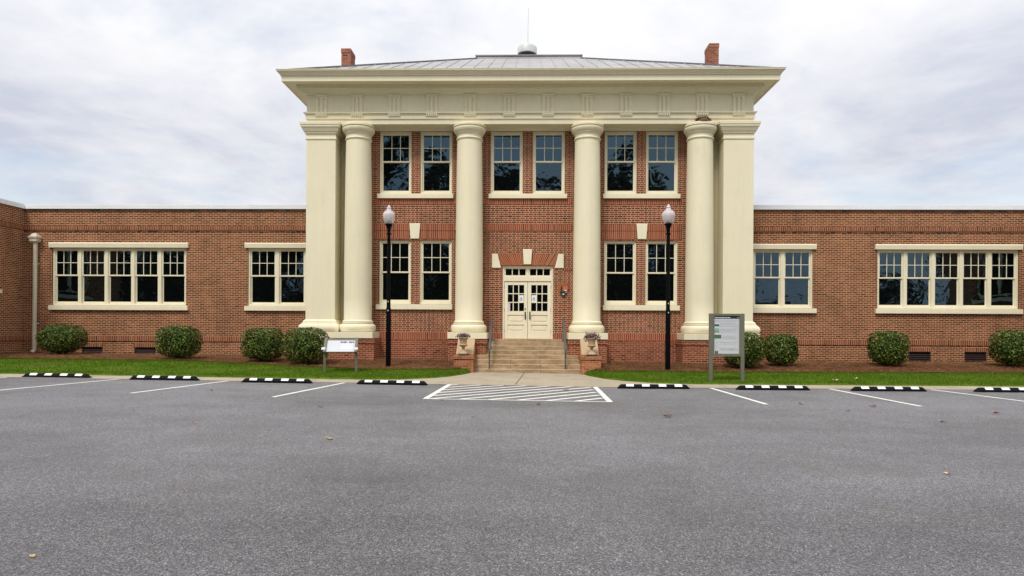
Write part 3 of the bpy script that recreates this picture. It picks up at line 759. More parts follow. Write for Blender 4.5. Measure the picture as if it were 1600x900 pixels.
# wings
for sgn in (-1, 1):
    def sx(a, b): return tuple(sorted((sgn*a, sgn*b)))
    X0, X1 = 7.9, 19.5
    P5 = [13.165+1.045*k for k in range(6)]
    hs = [(*sx(8.50, 10.755), 2.30, 4.555), (*sx(13.155, 18.40), 2.30, 4.555)]
    vh = [(*sx(14.33, 15.15), .22, .73), (*sx(16.40, 17.21), .22, .73)]
    ret = 20.0
    wg = MB(); wall_with_holes(wg, *sx(X0, X1), -.1, 6.06, YG, hs+vh, .22)
    xr_ = sgn*X1
    # return wall coming towards the lot, with its window
    rh = (22.3, 24.72, 2.87, 5.1)
    ys = [ret, rh[0], rh[1], YG]; zs = [-.1, rh[2], rh[3], 6.06]
    for i in range(3):
        for j in range(3):
            if i == 1 and j == 1: continue
            q = [(xr_, ys[i], zs[j]), (xr_, ys[i], zs[j+1]), (xr_, ys[i+1], zs[j+1]), (xr_, ys[i+1], zs[j])]
            wg.add(q if sgn > 0 else q, [(0, 1, 2, 3)])
    e = xr_+sgn*.22
    wg.add([(xr_, rh[0], rh[2]), (xr_, rh[1], rh[2]), (e, rh[1], rh[2]), (e, rh[0], rh[2])], [(0,1,2,3)])
    wg.add([(xr_, rh[0], rh[3]), (xr_, rh[1], rh[3]), (e, rh[1], rh[3]), (e, rh[0], rh[3])], [(0,1,2,3)])
    for y in (rh[0], rh[1]): wg.add([(xr_, y, rh[2]), (e, y, rh[2]), (e, y, rh[3]), (xr_, y, rh[3])], [(0,1,2,3)])
    wg.add([(xr_, ret, -.1), (sgn*30, ret, -.1), (sgn*30, ret, 6.06), (xr_, ret, 6.06)], [(0,1,2,3)])
    wg.add([(sgn*30, ret, -.1), (sgn*30, 38, -.1), (sgn*30, 38, 6.06), (sgn*30, ret, 6.06)], [(0,1,2,3)])
    wg.add([(sgn*X0, 38, -.1), (sgn*30, 38, -.1), (sgn*30, 38, 6.06), (sgn*X0, 38, 6.06)], [(0,1,2,3)])
    wing = wg.build('wing_wall', M['brick_wing'], BL)
    tp = MB(); tp.add([(sgn*X0, YG, 6.0), (sgn*X1, YG, 6.0), (sgn*X1, 38, 6.0), (sgn*X0, 38, 6.0)], [(0,1,2,3)])
    tp.add([(sgn*X1, ret, 6.0), (sgn*30, ret, 6.0), (sgn*30, 38, 6.0), (sgn*X1, 38, 6.0)], [(0,1,2,3)])
    tp.build('wing_roof', M['roof'], BL)
    cp = MB(); a, b = sx(X0+.02, X1+.05)
    cp.prism_x([(YG-.07, 6.05), (YG+.35, 6.05), (YG+.35, 6.20), (YG-.07, 6.225)], a, b)
    a, b = sx(X1-.07, X1+.35); cp.box(a, b, ret-.07, YG-.07, 6.05, 6.224)
    a, b = sx(X1+.35, 30.05); cp.box(a, b, ret-.07, ret+.35, 6.05, 6.224)
    cp.build('coping', M['coping'], BL, bevel=.006)
    a, b = sx(7.98, X1)
    band(a, b, 5.97, 6.048, YG, M['dark_course'], .03, 'top_course')
    band(a, b, 5.25, 5.40, YG, M['soldier_wing'], .02)
    band(a, b, 5.175, 5.248, YG, M['dark_course'], .008, 'dark_line_course')  # narrow dark course directly below the soldier band
    band(a, b, .965, 1.17, YG, M['soldier_wing'], .03)
    rb = MB(); a, b = sx(X1-.03, X1+.02); rb.box(a, b, ret, YG-.03, .965, 1.17); rb.build('brick_band', M['soldier_wing'], BL)
    rb = MB(); a, b = sx(X1-.02, X1+.02); rb.box(a, b, ret, YG-.02, 5.25, 5.40); rb.build('brick_band', M['soldier_wing'], BL)
    for (p, q) in ((8.42, 10.86), (13.05, 18.49)):
        a, b = sx(p, q)
        MB().prism_x([(YG-.07, 4.56), (YG+.05, 4.56), (YG+.05, 4.745), (YG-.075, 4.755), (YG-.09, 4.72)], a, b).build('window_lintel', M['trim'], BL, bevel=.006)
        sill(a+.01, b-.01 if False else b, 2.155, 2.345, YG, .10)
    for k in range(5):
        a, b = sx(P5[k]+.001, P5[k+1]-.001); window(BL, a, b, 2.345, 4.553, YG, .055, .07, 3.50, .07)
    for k in range(2):
        a, b = sx(8.51+1.122*k+.001, 8.51+1.122*(k+1)-.001); window(BL, a, b, 2.345, 4.553, YG, .06, .07, 3.50, .07)
    for a, b, c, d in vh:
        fv = MB()
        fv.box(a, a+.03, YG+.02, YG+.1, c, d); fv.box(b-.03, b, YG+.02, YG+.1, c, d); fv.box(a+.03, b-.03, YG+.02, YG+.1, d-.03, d); fv.box(a+.03, b-.03, YG+.02, YG+.1, c, c+.03)
        for k in range(7):
            z = c+.05+k*(d-c-.09)/6
            fv.add([(a+.03, YG+.03, z-.02), (b-.03, YG+.03, z-.02), (b-.03, YG+.09, z+.03), (a+.03, YG+.09, z+.03)], [(0, 1, 2, 3)])
        fv.add([(a, YG+.11, c), (b, YG+.11, c), (b, YG+.11, d), (a, YG+.11, d)], [(0, 1, 2, 3)])
        fv.build('foundation_vent', M['louvre'], BL)
        band(a-.02, b+.02, d+.002, d+.16, YG, M['soldier_wing'], .010, 'vent_lintel')
    # window of the return wall
    rw = MB(); yy0, yy1 = rh[0], rh[1]
    a, b = sx(X1+.06, X1+.16)
    rw.box(a, b, yy0, yy0+.1, 2.99, 5.1); rw.box(a, b, yy1-.1, yy1, 2.99, 5.1); rw.box(a, b, yy0+.1, yy1-.1, 5.0, 5.1); rw.box(a, b, (yy0+yy1)/2-.08, (yy0+yy1)/2+.08, 2.99, 5.0); rw.box(a, b, yy0+.1, yy1-.1, 2.99, 3.05)
    rwo = rw.build('window', M['trim'], BL)
    a = sgn*(X1+.12); MB().add([(a, yy0, 3), (a, yy1, 3), (a, yy1, 5.1), (a, yy0, 5.1)], [(0, 1, 2, 3)] if sgn < 0 else [(3, 2, 1, 0)]).build('pane', M['glass'], rwo)
    a, b = sx(X1-.09, X1+.2); MB().box(a, b, yy0-.08, yy1+.09, 2.73, 2.875).build('window_sill', M['trim'], BL, bevel=.006)

# downspout at the inner corner of the left wing
ds = MB(); dx0 = -19.0
ds.tube([(dx0+.03, YG-.11, 4.75), (dx0, YG-.11, .66), (dx0-.01, YG-.12, .57), (dx0-.03, YG-.22, .50)], .078, 14)
for z in (3.9, 1.6): ds.box(dx0-.11, dx0+.13, YG-.07, YG-.03, z, z+.05)
dso = ds.build('downspout', M['downspout'], BL, smooth=True)
lh = MB(); c = dx0+.03
lh.sweep([(-.10, 4.58), (-.09, 4.70), (-.02, 4.76), (0, 4.78), (0, 4.90), (.03, 4.91), (.03, 4.97), (0, 4.98), (-.03, 5.02), (-.06, 5.07), (-.115, 5.10)], c-.145, c+.145, YG-.26, YG-.01)
lh.build('leader_head', M['downspout'], dso)
MB().tube([(dx0-.03, YG-.215, .503), (dx0-.037, YG-.25, .48)], .062, 12).build('spout_mouth', M['vent_neck'], dso)

# ------------------------------------------------------------------ things at the entrance
for sgn, lab in ((-1, 'dark grey iron handrail on the left side of the entrance steps'), (1, 'dark grey iron handrail on the right side of the entrance steps')):
    x = sgn*1.28; t = thing('handrail', (x, 22.96, 0), lab, 'handrail', 'handrails of the entrance steps')
    MB().tube([(x, 22.99, .60), (x, 22.95, .66), (x, 22.95, .84), (x, 23.02, .93), (x, 24.62, 1.90), (x, 24.75, 1.93), (x, 24.78, 1.86)], .027, 10).build('top_rail', M['rail'], t, smooth=True)
    MB().tube([(x, 23.02, .62), (x, 24.6, 1.56)], .018, 8).build('lower_rail', M['rail'], t, smooth=True)
    MB().tube([(x, 23.03, .0 if True else 0), (x, 23.03, .92)], .026, 10).build('post', M['rail'], t, smooth=True)
    MB().tube([(x, 24.62, 1.04), (x, 24.62, 1.89)], .026, 10).build('post', M['rail'], t, smooth=True)

def foliage_ball(mb, c, rx, ry, rz, n, size, power=2.0, jit=.12, hemi=False, inner=.55, lj=.55):
    """leaf faces spread through the outer volume of an uneven rounded crown"""
    for _ in range(n):
        while True:
            d = Vector((random.gauss(0, 1), random.gauss(0, 1), random.gauss(0, 1))).normalized()
            if not hemi or d.z > -.25: break
        k = (abs(d.x)**power+abs(d.y)**power+abs(d.z)**power)**(-1/power)
        lump = 1+jit*mnoise.noise((d.x*2.3+c[0], d.y*2.3+c[1], d.z*2.3))+jit*.6*mnoise.noise((d.x*6+c[0], d.y*6, d.z*6+c[1]))
        r = k*lump*(1-random.random()**2.2*(1-inner))
        p = Vector((c[0]+d.x*rx*r, c[1]+d.y*ry*r, c[2]+d.z*rz*r))
        nn = d+Vector((random.gauss(0, lj), random.gauss(0, lj), random.gauss(.25, lj)))
        mb.leaf(p, nn, size*random.uniform(.65, 1.3))

for sgn, lab, lab2 in ((-1, 'buff stone urn on the brick pier left of the steps', 'low purple leafed plant in the left urn'),
                       (1, 'buff stone urn on the brick pier right of the steps', 'bushy purple leafed plant spilling over the right urn')):
    x, y, z = sgn*2.14, 22.78, .616
    t = thing('urn', (x, y, z), lab, 'urn', 'stone urns flanking the steps')
    MB().box(x-.165, x+.165, y-.165, y+.165, z, z+.045).build('urn_shadow_slab', M['pic_dark'], t, bevel=.006)  # dark slab standing in for the shadow under the urn
    MB().lathe([(.155, z+.045), (.155, z+.075), (.12, z+.10), (.07, z+.15), (.045, z+.20), (.043, z+.235), (.06, z+.25), (.045, z+.265), (.085, z+.29), (.14, z+.325), (.15, z+.345), (.115, z+.365),
                (.112, z+.40), (.122, z+.50), (.145, z+.555), (.17, z+.575), (.17, z+.595), (.145, z+.60), (.13, z+.57)], x, y, 28).build('urn_bowl', M['urn'], t, smooth=True)
    pl = MB(); n = 420 if sgn > 0 else 330
    foliage_ball(pl, (x, y, z+.62), .235 if sgn < 0 else .27, .2, .10 if sgn < 0 else .15, n, .05, 2, .35, True, .2)
    if sgn > 0:
        foliage_ball(pl, (x-.2, y-.04, z+.58), .09, .09, .11, 90, .045); foliage_ball(pl, (x+.21, y-.04, z+.58), .08, .09, .12, 90, .045)
    for k in range(34):
        a = random.uniform(0, 2*PI); r = random.uniform(.05, .24); h = random.uniform(.08, .22)
        p0 = Vector((x, y, z+.6)); p1 = p0+Vector((math.cos(a)*r*.6, math.sin(a)*r*.5, h*.7)); p2 = p0+Vector((math.cos(a)*r, math.sin(a)*r*.8, h*(1 if sgn > 0 else .55)))
        pl.tube([p0, p1, p2], .004, 4); pl.leaf(p2, (random.gauss(0, 1), -1, random.gauss(.5, .5)), .05)
    tag(pl.build('potted_plant', M['purple'], None), lab2, 'plant', 'plants in the stone urns')

# brown shield emblem on the brick right of the door
em = thing('wall_emblem', (1.30, YW, 2.66), 'brown arrowhead shaped shield emblem on the brick right of the door', 'emblem')
def arr(s, dx=0, dz=0):
    base = [(-.205, .23), (-.20, .05), (-.16, -.10), (-.09, -.20), (0.0, -.27), (.08, -.19), (.15, -.09), (.20, .06), (.185, .20), (.10, .235)]
    return [(1.30+dx+x*s, 2.93+dz+z*s) for x, z in base]
MB().prism(arr(1)[::1], YW-.035, YW+.002).build('shield', M['arrow_brown'], em, bevel=.006)
yf = YW-.04
MB().prism([(1.29, 3.03), (1.30, 2.91), (1.44, 2.90), (1.47, 3.0), (1.44, 3.075), (1.34, 3.085)], yf-.003, yf+.003).build('mountain', M['arrow_red'], em)
g = MB(); g.prism([(1.20, 2.90), (1.255, 2.90), (1.262, 2.99), (1.245, 3.07), (1.228, 3.10), (1.21, 3.06), (1.195, 2.98)], yf-.006, yf)
g.prism([(1.17, 2.86), (1.19, 2.80), (1.245, 2.73), (1.30, 2.675), (1.36, 2.73), (1.42, 2.81), (1.435, 2.86), (1.36, 2.885), (1.27, 2.895), (1.19, 2.885)], yf-.005, yf+.001)
g.build('tree_and_field', M['arrow_green'], em)
wv = MB(); wv.prism([(1.265, 2.775), (1.29, 2.76), (1.325, 2.765), (1.342, 2.785), (1.33, 2.805), (1.29, 2.805), (1.265, 2.795)], yf-.010, yf-.006)
wv.prism([(1.33, 2.905), (1.37, 2.898), (1.425, 2.90), (1.42, 2.917), (1.37, 2.935), (1.345, 2.928)], yf-.010, yf-.006)
wv.prism([(1.385, 2.83), (1.43, 2.845), (1.425, 2.862), (1.39, 2.852)], yf-.010, yf-.006)
wv.build('white_figure', M['arrow_white'], em)

# bird nest on the right column's capital
bn = MB(); cx, cy = 6.13, 24.12
for k in range(420):
    a = random.uniform(0, PI*2); rr = random.uniform(.10, .26); h = .17*math.sqrt(max(0, 1-(rr/.29)**2))*random.uniform(.2, 1.05)
    p = Vector((cx+math.cos(a)*rr*1.0, cy+math.sin(a)*rr*.5, 8.80+h)); d = Vector((-math.sin(a)+random.gauss(0, .5), math.cos(a)*.6+random.gauss(0, .4), random.gauss(-.1, .3))).normalized()*random.uniform(.04, .10)
    bn.tube([p-d, p+d], .005, 3)
bn.lathe([(.22, 8.797), (.21, 8.85), (.15, 8.91), (.03, 8.94)], cx, cy, 16)
for i in range(len(bn.v)):
    pass
tag(bn.build('bird_nest', M['twig']), 'brown twig nest on top of the rightmost column capital', 'nest')

# ------------------------------------------------------------------ lamp posts
def lamp(x, y, zb, zt, lab, k=1.0):
    t = thing('street_lamp', (x, y, zb), lab, 'street lamp', 'acorn globe lamps in front of the hall')
    H = zt-zb; q = zb+H*.865
    p = MB(); p.lathe([(.10, zb-.03), (.10, zb+.02), (.083, zb+.03), (.080, zb+H*.36), (.066, zb+H*.37), (.056, q-.26), (.075, q-.255), (.078, q-.22), (.058, q-.2)], x, y, 16)
    po = p.build('post', M['black_metal'], t, smooth=True)
    fl = MB()
    for i in range(16):
        a = 2*PI*i/16; cxx, cyy = math.cos(a), math.sin(a)
        fl.tube([(x+cxx*.079, y+cyy*.079, zb+.05), (x+cxx*.076, y+cyy*.076, zb+H*.355)], .007, 4)
    fl.build('fluting', M['black_metal'], po)
    mk = MB()
    for zz in (.345, .40): mk.box(x-.012, x+.012, y-.095, y-.06, zb+H*zz, zb+H*zz+.04)
    mk.build('post_tag', M['white_mark'], po)
    MB().lathe([(.055, q-.22), (.06, q-.1), (.075, q-.02), (.10, q+.04), (.125, q+.06), (.125, q+.085), (.09, q+.10)], x, y, 20).build('globe_holder', M['black_metal'], t, smooth=True)
    g = H*.135/ .733
    prof = [(.10, .10), (.14, .15), (.175, .24), (.195, .33), (.198, .39), (.185, .45), (.15, .495), (.12, .51), (.128, .515), (.124, .53), (.085, .55), (.072, .585), (.07, .615), (.085, .625), (.06, .65), (.035, .69), (.028, .72), (.004, .733)]
    MB().lathe([(r*k, q+z*g*1.0) for r, z in prof], x, y, 32).build('globe', M['globe'], t, smooth=True, angle=50)
    MB().lathe([(.08, q+.1), (.07, q+.17), (.05, q+.22), (.01, q+.23)], x, y, 14).build('lamp_socket', M['vent_neck'], t, smooth=True)
lamp(-4.56, 22.3, hl(-4.56, 22.3), 5.55, 'black lamp post with acorn globe standing left of the entrance steps')
lamp(4.56, 22.3, hl(4.56, 22.3), 5.58, 'black lamp post with acorn globe standing right of the entrance steps', 1.08)

# ------------------------------------------------------------------ signs
def board_sign():
    xa, xb, y = 5.13, 6.12, 19.42; zb = hl(5.6, y)
    t = thing('information_board', ((xa+xb)/2, y, zb), 'upright olive framed information board with white panel on two posts', 'sign')
    for x in (xa, xb-.10): MB().box(x, x+.10, y-.03, y+.05, zb-.05, 1.965).build('post', M['olive'], t, bevel=.008)
    f = MB(); f.box(xa+.10, xb-.10, y-.028, y+.048, 1.90, 1.96); f.box(xa+.10, xb-.10, y-.028, y+.048, .755, .83)
    f.box(xa+.10, xa+.142, y-.028, y+.048, .83, 1.90); f.box(xb-.142, xb-.10, y-.028, y+.048, .83, 1.90); f.box(xa+.142, xb-.142, y+.015, y+.045, .83, 1.90)
    f.build('frame', M['olive'], t)
    a, b = xa+.142, xb-.142
    pn = MB().box(a, b, y+.004, y+.016, .83, 1.90).build('panel', M['panel_white'], t)
    yy = y+.003
    def bar(mb, x0, x1, z0, z1): mb.box(x0, x1, yy-.002, yy, z0, z1)
    h = MB(); bar(h, a, b, 1.82, 1.90); h.build('header_strip', M['panel_head'], pn)
    yy = y+.0005
    l = MB(); x = a+.02
    for wd in (.10, .165, .055, .075):       # words too small to read in the photograph
        bar(l, x, x+wd, 1.842, 1.862); x += wd+.012
    bar(l, b-.05, b-.02, 1.845, 1.865); l.build('header_lettering', M['letter_white'], pn)
    yy = y+.003
    l = MB()
    for z in (1.765, 1.745): bar(l, a+.02, b-.03-(1.765-z)*4, z, z+.008)
    for z0, n, xs in ((1.70, 3, .16), (1.60, 1, .16), (1.53, 4, .16), (1.43, 1, .16), (1.33, 5, .23), (1.14, 1, .16), (1.10, 1, .16), (.985, 4, .16)):
        for k in range(n): bar(l, a+xs, b-.03-random.uniform(0, .10), z0-k*.022, z0-k*.022+.007)
    for k in range(3): bar(l, b-.30, b-.16-.01*k, .975-k*.022, .982-k*.022)
    bar(l, a+.02, b-.02, 1.616, 1.62); bar(l, a+.16, b-.02, 1.158, 1.162); bar(l, a+.02, a+.13, 1.155, 1.163)
    l.build('text_lines', M['ink_pale'], pn)
    for (x0, x1, z0, z1, m) in ((.01, .14, 1.605, 1.66, 'pic_green'), (.01, .14, 1.49, 1.545, 'pic_blue'), (.01, .14, 1.43, 1.49, 'pic_sand'), (.01, .20, 1.26, 1.36, 'pic_green'), (.03, .11, .835, .91, 'pic_dark')):
        p = MB(); bar(p, a+x0, a+x1, z0, z1); p.build('picture', M[m], pn)
    r = MB()
    for i in range(10):
        a1, a2 = 2*PI*i/10, 2*PI*(i+.72)/10; cx, cz = a+.07, 1.08
        r.prism([(cx+.05*math.cos(a1), cz+.05*math.sin(a1)), (cx+.05*math.cos(a2), cz+.05*math.sin(a2)), (cx+.036*math.cos(a2), cz+.036*math.sin(a2)), (cx+.036*math.cos(a1), cz+.036*math.sin(a1))][::-1], yy-.002, yy)
    r.build('round_mark', M['ink_pale'], pn)
    p = MB(); yy = y+.0; bar(p, a+.05, a+.09, .86, .895); p.build('picture', M['pic_sand'], pn)
board_sign()

def wayside():
    # angled interpretive panel; built square, then turned a little about the vertical
    x0, x1, y = -6.12, -5.12, 20.42; zb = hl(-5.7, y)
    t = thing('interpretive_panel', ((x0+x1)/2, y, zb), 'low tilted white reading panel on two olive posts beside the lawn edge', 'sign')
    for x in (x0, x1-.07):
        MB().prism_x([(y-.02, zb-.05), (y+.06, zb-.05), (y+.06, .86), (y-.02, .78)], x, x+.07).build('post', M['olive'], t, bevel=.005)
    def slab(mb, a, b, s0, s1, t0, t1):       # s runs up the slope, t is the thickness
        ang = R(42); cy, sz = math.cos(ang), math.sin(ang); by, bz = y-.10, .77
        def P(s, q): return (by+s*cy-q*sz, bz+s*sz+q*cy)
        mb.prism_x([P(s0, t0), P(s1, t0), P(s1, t1), P(s0, t1)], a, b)
    fr = MB()
    slab(fr, x0, x0+.085, -.02, .60, -.03, .06); slab(fr, x1-.085, x1, -.02, .60, -.03, .06)
    slab(fr, x0+.085, x1-.085, .52, .575, -.01, .035); slab(fr, x0+.085, x1-.085, .0, .02, -.01, .02)
    fr.build('frame', M['olive'], t, bevel=.004)
    pn = MB(); slab(pn, x0+.085, x1-.085, .02, .52, 0, .015); pn = pn.build('panel', M['panel_white'], t)
    tx = MB()
    for a, b in ((.50, .54), (.555, .585), (.60, .66), (.675, .695), (.75, .80), (.81, .845), (.86, .90)):
        slab(tx, x0+a-.02, x0+b-.02, .40, .465, .0155, .0175)
    tx.build('title_lettering', M['ink'], pn)
    tx = MB()
    for k in range(5): slab(tx, x0+.5, x1-.12-random.uniform(0, .06), .34-k*.05, .352-k*.05, .0155, .0172)
    tx.build('text_lines', M['letter_white'], pn)
    for x in (x0-.05, x1-.10):
        f = MB(); slab(f, x, x+.115, .05, .15, .061, .071); f.build('bracket', M['panel_white'], t)
    t.rotation_euler.z = R(9)
wayside()

# ------------------------------------------------------------------ shrubs
SHR = [(-17.02, 24.6, 1.70, 1.12, 'wide rounded shrub beside the downspout on the left wing'),
       (-12.02, 23.3, 1.56, 1.14, 'rounded shrub alone between the left wing vents and its small window'),
       (-8.94, 22.9, 1.42, 1.14, 'boxy clipped shrub under the two light window of the left wing'),
       (-7.30, 22.4, 1.68, 1.22, 'largest clipped shrub beside the tilted reading panel'),
       (7.2, 22.9, 1.50, 1.22, 'clipped shrub partly behind the upright information board'),
       (8.66, 23.5, 1.12, 1.08, 'small clipped shrub next to the information board shrub'),
       (12.31, 23.6, 1.32, 1.17, 'boxy shrub standing left of the vents of the right wing'),
       (16.5, 23.6, 1.52, 1.22, 'rounded shrub at the far right end of the right wing')]
for i, (x, y, wd, ht, lab) in enumerate(SHR):
    z = hl(x, y)+.012
    t = thing('shrub', (x, y, z), lab, 'shrub', 'clipped evergreen shrubs along the brick wall')
    mb = MB(); rx, rz = wd/2*.86, ht*(.455, .46, .45, .46, .45, .44, .46, .47)[i]
    c = (x, y, z+ht*.53)
    foliage_ball(mb, c, rx, rx*.92, rz, 7000, .064, (2.7, 3.4, 4.4, 3.2, 3.0, 4.6, 4.0, 2.8)[i], (.13, .09, .07, .10, .11, .08, .09, .13)[i], False, .76, .42)
    # loose outer sprigs so the clipped outline stays uneven
    for _ in range(110):
        d = Vector((random.gauss(0, 1), random.gauss(0, 1), random.gauss(.2, .9))).normalized()
        k = (abs(d.x)**2.9+abs(d.y)**2.9+abs(d.z)**2.9)**(-1/2.9)*random.uniform(.98, 1.03)
        mb.leaf((c[0]+d.x*rx*k, c[1]+d.y*rx*.92*k, c[2]+d.z*rz*k), d+Vector((random.gauss(0, .6), random.gauss(0, .6), .5)), random.uniform(.045, .08))
    # dense dark middle made of the same leaves, larger
    for _ in range(900):
        d = Vector((random.gauss(0, 1), random.gauss(0, 1), random.gauss(0, 1))).normalized(); r = random.uniform(.3, .74)
        mb.leaf((c[0]+d.x*rx*r, c[1]+d.y*rx*r, c[2]+d.z*rz*r), d, .17, .8)
    mb.build('foliage', M['shrub'], t)
    sb = MB()
    for k in range(7):
        a = random.uniform(0, 2*PI); r = random.uniform(.03, .14); e = random.uniform(.2, .45)*wd/1.5
        sb.tube([(x+math.cos(a)*r, y+math.sin(a)*r, z-.04), (x+math.cos(a)*e*.6, y+math.sin(a)*e*.6, z+.22), (x+math.cos(a)*e, y+math.sin(a)*e, z+.5)], [.028, .02, .012], 6)
    sb.build('stem', M['bark'], t)

# ------------------------------------------------------------------ wheel stops
STOPS = [(-12.55, 17.95, 'first wheel stop from the left, below the downspout shrub'), (-9.52, 17.72, 'second wheel stop from the left, below the lone rounded shrub'),
         (-6.44, 17.45, 'third wheel stop from the left, just before the reading panel'), (-3.46, 17.43, 'wheel stop below the left lamp post, nearest left of the hatched marking'),
         (3.20, 17.40, 'wheel stop nearest right of the hatched marking, below the right lamp post'), (6.15, 17.25, 'wheel stop just right of the information board'),
         (8.96, 17.15, 'wheel stop below the shrub left of the right wing vents'), (11.95, 17.10, 'wheel stop cut by the right edge, below the far right shrub')]
for i, (x, y, lab) in enumerate(STOPS):
    z = g0(x)+.004
    t = thing('wheel_stop', (x, y, z), lab, 'wheel stop', 'black and white rubber wheel stops along the kerb')
    L = .905; hd = .085; hgt = .105; n = 5
    def sec(xx, k=1.0): return [(xx, -hd, 0), (xx, -hd, .052*k), (xx, -hd*.25, hgt*k), (xx, hd*.25, hgt*k), (xx, hd, .052*k), (xx, hd, 0)]
    b = MB(); vs = []
    for xx, k in ((-L, .25), (-L+.07, .9), (-L+.10, 1), (L-.10, 1), (L-.07, .9), (L, .25)): vs += sec(xx, k)
    fs = [(5, 4, 3, 2, 1, 0), tuple(range(30, 36))]
    for q in range(5):
        for j in range(6): fs.append((q*6+j, q*6+(j+1) % 6, q*6+6+(j+1) % 6, q*6+6+j))
    tilt = random.gauss(0, .006)
    def put(mb):
        mb.v = [(x+vx*math.cos(tilt)-vy*math.sin(tilt), y+vy*math.cos(tilt)+vx*math.sin(tilt), z+vz-.0095*vx*(1 if x < 1 else 0)) for vx, vy, vz in mb.v]; return mb
    b.add(vs, [f[::-1] for f in fs]); put(b).build('rubber_body', M['rubber'], t, bevel=.01)
    for cxx in (-.60, -.20, .22, .62):
        p = MB(); a0, a1 = cxx-.095, cxx+.095
        pts = []
        for xx in (a0, a1):
            for yy, zz in ((-hd*.95, .0575), (-hd*.27, hgt+.001), (hd*.22, hgt+.001)): pts.append((xx, yy-.003, zz+.001))
        p.add(pts, [(0, 3, 4, 1), (1, 4, 5, 2)]); put(p).build('reflective_patch', M['stop_white'], t)

# ------------------------------------------------------------------ fallen leaves
LEAVES = [(-2.56, 8.79, .15, 'yellow', 'large dry yellow leaf lying on open asphalt left of the middle'), (5.53, 13.9, .14, 'tan', 'pale tan leaf lying on asphalt below the second right wheel stop'),
          (4.37, 7.2, .10, 'yellow', 'small yellow leaf lying alone on the asphalt at right'), (-3.07, 4.18, .065, 'yellow', 'yellow leaf in the near left corner of the asphalt'),
          (-.88, 11.24, .12, 'red', 'reddish leaf lying on the asphalt below the hatched marking'), (2.39, 11.69, .19, 'brown', 'dark curled leaf lying below the right lamp post'),
          (5.92, 12.74, .11, 'red', 'small faded red leaf near the third right wheel stop'), (8.46, 12.52, .17, 'red', 'red brown leaf lying at the far right of the asphalt'),
          (.2, 13.3, .16, 'brown', 'thin brown leaf just in front of the hatched marking'), (-1.73, 13.75, .12, 'brown', 'brown leaf near the left front corner of the hatched marking'),
          (6.75, 13.5, .17, 'brown', 'brown leaf on asphalt between the right parking lines'), (-7.0, 15.0, .12, 'brown', 'brown leaf on the asphalt below the third left wheel stop'),
          (.95, 16.6, .18, 'red', 'red leaf lying inside the hatched marking'), (-3.7, 12.2, .11, 'brown', 'small brown leaf on asphalt left of the hatched marking'),
          (-4.9, 10.0, .10, 'red', 'small reddish leaf on the open asphalt at left'), (6.8, 11.3, .13, 'brown', 'dark clod of leaf on asphalt right of centre')]
for x, y, s, c, lab in LEAVES:
    z = g0(x)+.006; mb = MB(); a = random.uniform(0, 2*PI); vs = []
    n = 10
    for k in range(n):
        th = 2*PI*k/n; r = s*.5*(1 if k % 2 == 0 else .55)*(1.15 if k == 0 else 1)
        px, py = r*math.cos(th), r*math.sin(th)*.7
        vs.append((x+px*math.cos(a)-py*math.sin(a), y+px*math.sin(a)+py*math.cos(a), z+random.uniform(.0, .04)*s/.15))
    vs.append((x, y, z+.012))
    mb.add(vs, [(k, (k+1) % n, n) for k in range(n)])
    tag(mb.build('fallen_leaf', M['leaf_'+c]), lab, 'leaf', 'dry leaves on the parking lot')
for x, y, s, c, lab in ((9.55, 20.0, .16, 'tan', 'curled tan leaf lying on the right lawn nearer the vents'), (8.75, 19.6, .18, 'tan', 'flat tan leaf lying on the right lawn near its front edge')):
    z = hl(x, y)+.03; mb = MB(); vs = []
    for k in range(8):
        th = 2*PI*k/8; r = s*.5*(1 if k % 2 == 0 else .6); vs.append((x+r*math.cos(th), y+r*math.sin(th)*.6, z+random.uniform(0, .05)))
    vs.append((x, y, z+.01)); mb.add(vs, [(k, (k+1) % 8, 8) for k in range(8)])
    tag(mb.build('fallen_leaf', M['leaf_'+c]), lab, 'leaf', 'dry leaves on the parking lot')

# ------------------------------------------------------------------ woodland across the lot (behind the photographer; seen mirrored in the windows)
wd = MB()
def tree(x, y, h, r, n, gap=.0):
    wd.cur = 1; wd.tube([(x, y, -.1), (x+.2, y, h*.35), (x-.1, y+.2, h*.75)], [.45, .32, .12], 8)
    cl = []
    for k in range(26):
        a = random.uniform(0, 2*PI); f = random.uniform(0, 1); zz = h*(.22+.72*f); rr = r*math.sin(PI*min(1, .18+.82*(1-f*.85)))*random.uniform(.25, .95)
        c = (x+math.cos(a)*rr, y+math.sin(a)*rr, zz); cl.append(c)
        wd.tube([(x, y, zz-h*.12), c], [.10, .03], 5)
    wd.cur = 0
    for c in cl: foliage_ball(wd, c, r*.36, r*.36, r*.30, n//26, .95, 2, .4, False, .1)
for a in ((-20, -27, 25, 6.5, 4200), (-15, -31, 25, 4.5, 3400), (-10.5, -30, 23.5, 4.0, 3200), (-31, -28, 22, 7, 4000), (-42, -30, 20, 7, 4000), (-53, -28, 20, 8, 4000), (-66, -30, 21, 8, 4000),
          (-4.5, -33, 21, 5, 3600), (1.5, -35, 20.5, 5.5, 3600), (6, -31, 20, 4.6, 3400), (11, -29, 24.5, 4.6, 3200), (14.2, -31, 21, 2.2, 1500), (19, -38, 16, 5, 3200), (24, -40, 12, 5, 3000),
          (57, -30, 15, 7, 3600), (66, -30, 18, 8, 3600), (48, -45, 9, 6, 2600), (36, -50, 6, 6, 2200)): tree(*a)
wd.cur = 0
for k in range(34):
    x = -75+k*4.2
    if 22 < x < 52: hh = random.uniform(1.5, 3.5)
    else: hh = random.uniform(8, 12)
    foliage_ball(wd, (x+random.uniform(-1, 1), -34+random.uniform(-3, 3), hh*.5), 4.2, 3, hh*.55, 900 if hh > 5 else 300, 1.1, 2.4, .3, False, .2)
